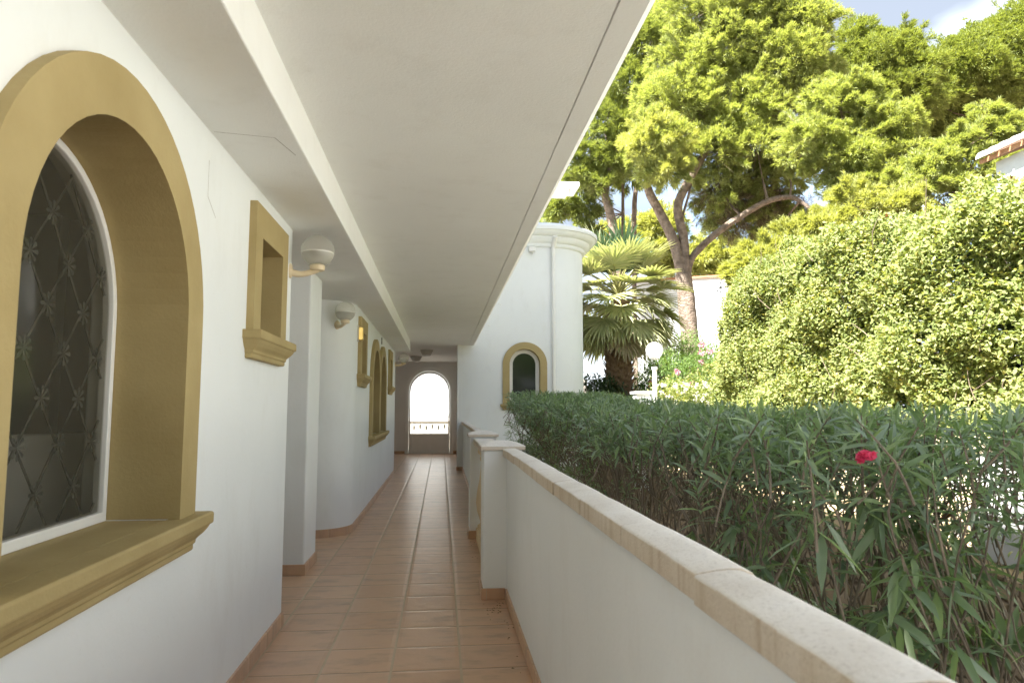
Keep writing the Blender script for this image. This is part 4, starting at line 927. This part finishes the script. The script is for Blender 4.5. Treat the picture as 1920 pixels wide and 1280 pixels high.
TR = {
'crown_main':[(9.85,24.0,16.11,1.37),(11.74,24.0,16.65,1.65),(13.4,24.0,15.69,1.28),(10.42,24.0,14.47,1.56),(12.28,24.0,13.94,1.56),(8.98,24.0,13.98,1.1),(8.13,24.0,12.51,1.1),(10.77,24.0,12.42,1.47),(12.63,24.0,12.2,1.37),(9.33,24.0,12.05,1.1),(7.25,22.5,10.28,0.89),(7.48,22.5,9.35,0.69),(9.9,24.0,10.56,1.1),(11.54,24.0,10.72,1.19),(10.49,25.0,9.69,1.05),(12.42,25.5,9.7,1.17),(11.52,26.0,8.53,0.99),(12.81,24.5,10.43,0.94),(13.54,26.5,8.72,0.91),(14.29,25.0,13.89,1.05),(14.16,25.0,15.86,0.69),(12.33,24.0,15.41,1.1),(11.09,24.0,15.98,1.1)],
'crown_left':[(9.02,29.0,17.27,1.33),(9.54,29.0,18.55,0.89),(8.14,29.0,15.25,1.22),(6.92,29.0,13.5,1.0),(8.35,29.0,13.56,1.0),(6.31,29.0,12.03,0.89),(7.37,29.0,12.07,0.89),(5.72,29.0,11.3,0.66),(6.65,29.0,10.85,0.62)],
'crown_hang':[(5.6,31.0,10.46,0.62),(6.59,31.0,10.23,0.66),(6.48,31.0,11.49,0.59),(8.51,31.0,12.07,0.57),(6.83,31.0,9.24,0.43),(5.1,31.0,10.19,0.47)],
'crown_mid':[(11.5,19.0,10.07,0.87),(12.19,19.0,10.6,0.65),(10.79,19.0,9.23,0.87),(11.95,19.0,8.94,0.94),(12.98,19.0,9.48,0.87),(11.5,19.0,8.41,0.7),(12.22,19.0,7.82,0.87),(13.62,19.0,8.68,0.8),(13.68,19.0,9.84,0.51),(13.05,19.0,7.52,0.65)],
'crown_dome':[(22.45,33.0,19.2,1.66),(21.07,33.0,18.32,1.21),(24.21,33.0,18.76,1.51),(22.34,33.0,17.22,1.89),(20.55,33.0,16.56,1.01),(24.41,33.0,17.02,1.26),(23.69,33.0,20.2,1.13),(21.62,33.0,20.38,1.01)],
'crown_far':[(28.89,35.0,19.98,2.0),(30.93,35.0,21.34,1.87),(32.98,35.0,22.41,2.14),(27.5,35.0,18.36,1.47),(30.12,35.0,19.1,1.87),(32.1,35.0,19.51,1.87),(34.11,35.0,19.92,2.14),(29.25,36.0,18.57,1.1),(32.25,36.0,18.7,1.24),(29.62,37.0,17.4,1.36),(32.01,37.0,17.66,1.41),(27.99,37.0,18.14,1.27),(34.1,37.0,18.08,1.41),(27.63,38.0,17.06,1.16)],
'crown_low':[(12.96,15.0,7.73,0.48),(12.26,15.0,7.44,0.52),(11.62,15.0,7.03,0.48),(12.63,15.0,6.93,0.57),(13.34,15.0,7.22,0.46),(10.98,15.0,6.55,0.48),(11.78,15.0,6.32,0.55),(13.01,15.0,8.33,0.29),(13.68,15.0,8.03,0.34)],
'crown_front':[(6.52,13.5,4.29,0.39),(7.11,13.5,4.62,0.43),(7.88,13.5,4.99,0.43),(8.54,13.5,5.41,0.49),(6.17,13.5,3.95,0.35),(6.85,13.5,3.96,0.47),(7.79,13.5,4.43,0.45),(9.14,13.5,5.54,0.45),(8.39,13.5,4.78,0.47),(9.74,13.5,5.5,0.41)],
'crown_back':[(13.05,40.0,11.98,1.22),(15.33,40.0,10.4,1.22),(16.66,40.0,10.43,1.07),(13.99,40.0,9.72,1.22),(12.21,40.0,10.65,1.07),(17.97,40.0,9.8,1.22),(19.66,40.0,9.84,1.22),(10.43,40.0,11.26,1.22),(9.13,40.0,10.58,0.92)],
'trunk_main':[(8.78,24.0,1.39,0.55),(8.78,24.0,3.66,0.476),(8.7,24.0,5.2,0.44),(8.6,24.0,6.07,0.421)],
'tm_left':[(8.6,24.0,5.97,0.33),(8.26,24.0,7.32,0.275),(7.8,24.0,8.29,0.247),(7.26,23.7,9.17,0.217),(7.28,23.2,9.97,0.159),(7.25,22.5,10.28,0.086)],
'tm_mid':[(8.64,24.0,5.97,0.311),(8.65,24.0,7.33,0.247),(8.46,24.0,8.51,0.229),(8.82,24.0,9.41,0.22),(9.5,24.0,10.54,0.183),(10.56,24.0,12.21,0.147),(11.46,24.0,14.32,0.11),(11.93,24.0,16.02,0.064)],
'tm_right':[(8.74,24.0,6.07,0.238),(8.96,24.0,6.72,0.192),(9.82,24.0,7.56,0.174),(10.84,24.0,8.28,0.165),(11.88,24.0,8.87,0.156),(12.71,24.0,9.04,0.137),(12.95,23.7,8.81,0.109),(13.38,23.4,8.28,0.071)],
'tm_twig':[(8.53,24.0,7.92,0.073),(8.85,24.0,8.92,0.064),(9.08,24.0,9.92,0.046),(9.01,24.0,10.52,0.027)],
'trunk_left':[(7.49,29.0,6.89,0.332),(7.33,29.0,8.98,0.299),(7.0,29.0,10.39,0.255),(6.49,29.0,11.44,0.199),(5.84,29.0,12.21,0.133)],
'tl_b':[(6.95,29.0,10.39,0.221),(7.37,29.0,12.07,0.177),(8.12,29.0,14.03,0.133),(9.01,29.0,16.78,0.077)],
'trunk_hang':[(8.26,31.0,7.28,0.142),(8.3,31.0,10.28,0.118),(8.28,31.0,12.32,0.095),(7.89,31.0,13.33,0.059)],
'th_b':[(9.09,32.0,7.48,0.208),(9.12,32.0,10.59,0.183),(9.28,32.0,12.17,0.159),(9.6,32.0,13.77,0.11)],
'trunk_mid':[(12.35,19.0,3.84,0.247),(12.37,19.0,5.73,0.203),(12.04,19.0,7.49,0.16),(11.95,19.0,8.94,0.102),(11.76,19.0,10.25,0.044)],
'trunk_dome':[(22.29,33.0,10.69,0.378),(22.32,33.0,14.07,0.302),(22.36,33.0,17.51,0.202),(22.48,33.0,19.84,0.101)],
'trunk_far':[(29.75,35.0,11.42,0.321),(30.34,35.0,17.55,0.187),(30.52,35.0,19.75,0.147),(30.91,35.0,21.98,0.08)],
'trunk_low':[(12.05,15.0,4.34,0.137),(12.16,15.0,5.88,0.103),(12.36,15.0,6.92,0.069),(12.7,15.0,7.86,0.029)],
'trunk_front':[(7.72,13.5,2.66,0.113),(7.66,13.5,3.98,0.082),(7.46,13.5,4.76,0.046),(7.24,13.5,4.98,0.021)],
'trunk_back':[(13.91,40.0,6.5,0.305),(14.17,40.0,10.37,0.153)],
}
def pine(name, label, trunks, crown, m, dens=5, nb=7, L=.3, W=.05, twigs=26, extra=(), upb=.5):
    base = TR[trunks[0]][0]; gz = .1
    t = thing(name, (base[0],base[1],gz), label, 'pine tree')
    mb = MB()
    for i, k in enumerate(trunks):
        pts = [p[:3] for p in TR[k]]; rad = [p[3]*.68 for p in TR[k]]
        if i == 0 : pts = [(pts[0][0]+.05,pts[0][1],gz-.2)]+pts; rad = [rad[0]*1.15]+rad
        mb.tube(pts, rad, 14 if max(rad) > .2 else 8, 6, .05)
    nodes = [Vector(p[:3]) for k in trunks for p in TR[k][1:]]
    for (x,y,z,r) in crown:
        q = Vector((x,y,z)); nd = min(nodes, key=lambda p: (p-q).length+max(0,p.z-q.z)*1.5)
        mb.tube([nd, nd.lerp(q,.5)+Vector((random.gauss(0,.15),random.gauss(0,.15),-.12)), q],[max(.03,.05*r),.035,.015],5,3)
        for _ in range(twigs):
            d = Vector((random.gauss(0,1),random.gauss(0,1),random.gauss(.1,.7))).normalized()*r*random.uniform(.7,1.15); s0 = q+d*.15
            mb.tube([s0, s0+d*.5+Vector((0,0,random.uniform(-.08,.05))), s0+d],[.014,.010,.004],3)
    mb.build('trunk', M['bark'], t, smooth=True)
    link('crown', crown_mesh(crown, dens, nb, L, W, upb), M[m], t)
    if extra: link('dry_twigs', crown_mesh(extra, dens*.5, 6, L*1.1, W*.5, -.1), M['dead_needle'], t)
    return t
CR = TR
big = CR['crown_main']
pine('pine_tree', 'big pine with a forked trunk and one long bare branch arching to the right', ['trunk_main','tm_left','tm_mid','tm_right','tm_twig'], big, 'pine', 36, 9, .21, .024, 22,
     [(10.6,25.2,9.2,1.0),(12.0,25.6,9.0,1.1),(11.3,25.4,8.3,.9),(13.2,26,9.3,1.0)])
link('sun_tinted_crown', crown_mesh([(7.25,22.3,10.28,.95),(7.5,22.2,9.4,.7),(7.0,22.3,9.8,.6)], 38, 9, .20, .023), M['pine_bright'], bpy.data.objects['pine_tree'])  # sunlight on the front clumps put into a brighter needle colour
pine('pine_tree', 'slender leaning pine with a sparse crown left of the big pine, above the palm', ['trunk_left','tl_b'], CR['crown_left'], 'pine_dark', 24, 9, .25, .029, 18)
pine('pine_tree', 'thin straight pine trunk behind the palm with drooping dark sprays', ['trunk_hang'], CR['crown_hang'], 'pine_dark', 4, 6, .32, .045, 16, upb=-.3)
pine('pine_tree', 'bare reddish pine trunk standing just left of the forked pine', ['th_b'], [(9.6,32,14.5,1.2),(9.9,32.3,15.6,1.0)], 'pine_dark', 4, 7, .34, .05, 14)
pine('pine_tree', 'bushy bright pine in the middle distance right of the big pine', ['trunk_mid'], CR['crown_mid'], 'pine', 56, 9, .165, .019, 20)
pine('umbrella_pine', 'domed umbrella pine against the sky, left of the largest umbrella crown', ['trunk_dome'], CR['crown_dome'], 'pine_dark', 22, 9, .27, .035, 16)
pine('umbrella_pine', 'broad umbrella pine filling the top right corner, dark underneath', ['trunk_far'], CR['crown_far'], 'pine_dark', 20, 9, .29, .039, 16)
pine('pine_tree', 'small yellow green pine behind the tiled house eave', ['trunk_low'], CR['crown_low'], 'pine', 62, 9, .14, .016, 16)
pine('pine_tree', 'feathery young pine leaning over the top of the tall hedge', ['trunk_front'], CR['crown_front'], 'pine_bright', 60, 9, .14, .015, 18)
pine('pine_tree', 'distant low pine seen between the trunks, over the villa roof', ['trunk_back'], CR['crown_back'], 'pine_bright', 10, 8, .42, .06, 6)

# ================================================================== SKY, SUN, CAMERA
SUN_EL, SUN_AZ = math.radians(52), math.radians(-125)        # azimuth: direction to the sun, from +Y toward +X
to_sun = Vector((math.sin(SUN_AZ)*math.cos(SUN_EL), math.cos(SUN_AZ)*math.cos(SUN_EL), math.sin(SUN_EL)))
sd = bpy.data.lights.new('sun','SUN'); sd.energy = 4.6; sd.angle = math.radians(.53); sd.color = (1,.96,.90)
so = bpy.data.objects.new('sun', sd); COL.objects.link(so); so.rotation_euler = (-to_sun).to_track_quat('-Z','Y').to_euler(); so.location = (0,0,30)
w = bpy.data.worlds.new('World'); SC.world = w; w.use_nodes = True; nt = w.node_tree; bg = nt.nodes['Background']
sky = nt.nodes.new('ShaderNodeTexSky'); sky.sky_type = 'NISHITA'; sky.sun_disc = False; sky.sun_elevation = SUN_EL; sky.sun_rotation = SUN_AZ
sky.air_density = 1.0; sky.dust_density = 1.5; sky.ozone_density = 1.0
tc = nt.nodes.new('ShaderNodeTexCoord'); mp = node(nt,'ShaderNodeMapping'); mp.inputs['Location'].default_value = (5.7,10.3,0); mp.inputs['Scale'].default_value = (1,1,2.2); nt.links.new(tc.outputs['Generated'], mp.inputs[0])
cl = ramp(nt, noise(nt, 2.3, 8, .58, mp.outputs[0]), [(0,0,0),(1,1,1)], [.22,.46])
c = mixc(nt, mathn(nt,'MULTIPLY',cl,.9), sky.outputs[0], ramp(nt, noise(nt,1.7,6,.5,mp.outputs[0]), [(.92,1.0,1.13),(4.8,5.1,5.5)], [.55,.80]))
nt.links.new(c, bg.inputs['Color']); bg.inputs['Strength'].default_value = .125
cam = bpy.data.cameras.new('camera'); co = bpy.data.objects.new('camera', cam); COL.objects.link(co)
cam.sensor_width = 36; cam.lens = 1310/1920*36; cam.clip_end = 2000; cam.clip_start = .05
co.location = (0,0,1.3); co.rotation_euler = (math.radians(90+5.4507),0,math.radians(-5.7712))
cam.dof.use_dof = True; cam.dof.focus_distance = 5.5; cam.dof.aperture_fstop = 6.3
SC.camera = co
vs = SC.view_settings; vs.view_transform = 'Standard'; vs.look = 'None'; vs.exposure = 2.48; vs.gamma = 1.0
SC.render.engine = 'CYCLES'; cy = SC.cycles
cy.max_bounces = 12; cy.diffuse_bounces = 7; cy.glossy_bounces = 4; cy.transmission_bounces = 8; cy.transparent_max_bounces = 16; cy.sample_clamp_indirect = 8; cy.caustics_reflective = False; cy.caustics_refractive = False
cy.use_denoising = True
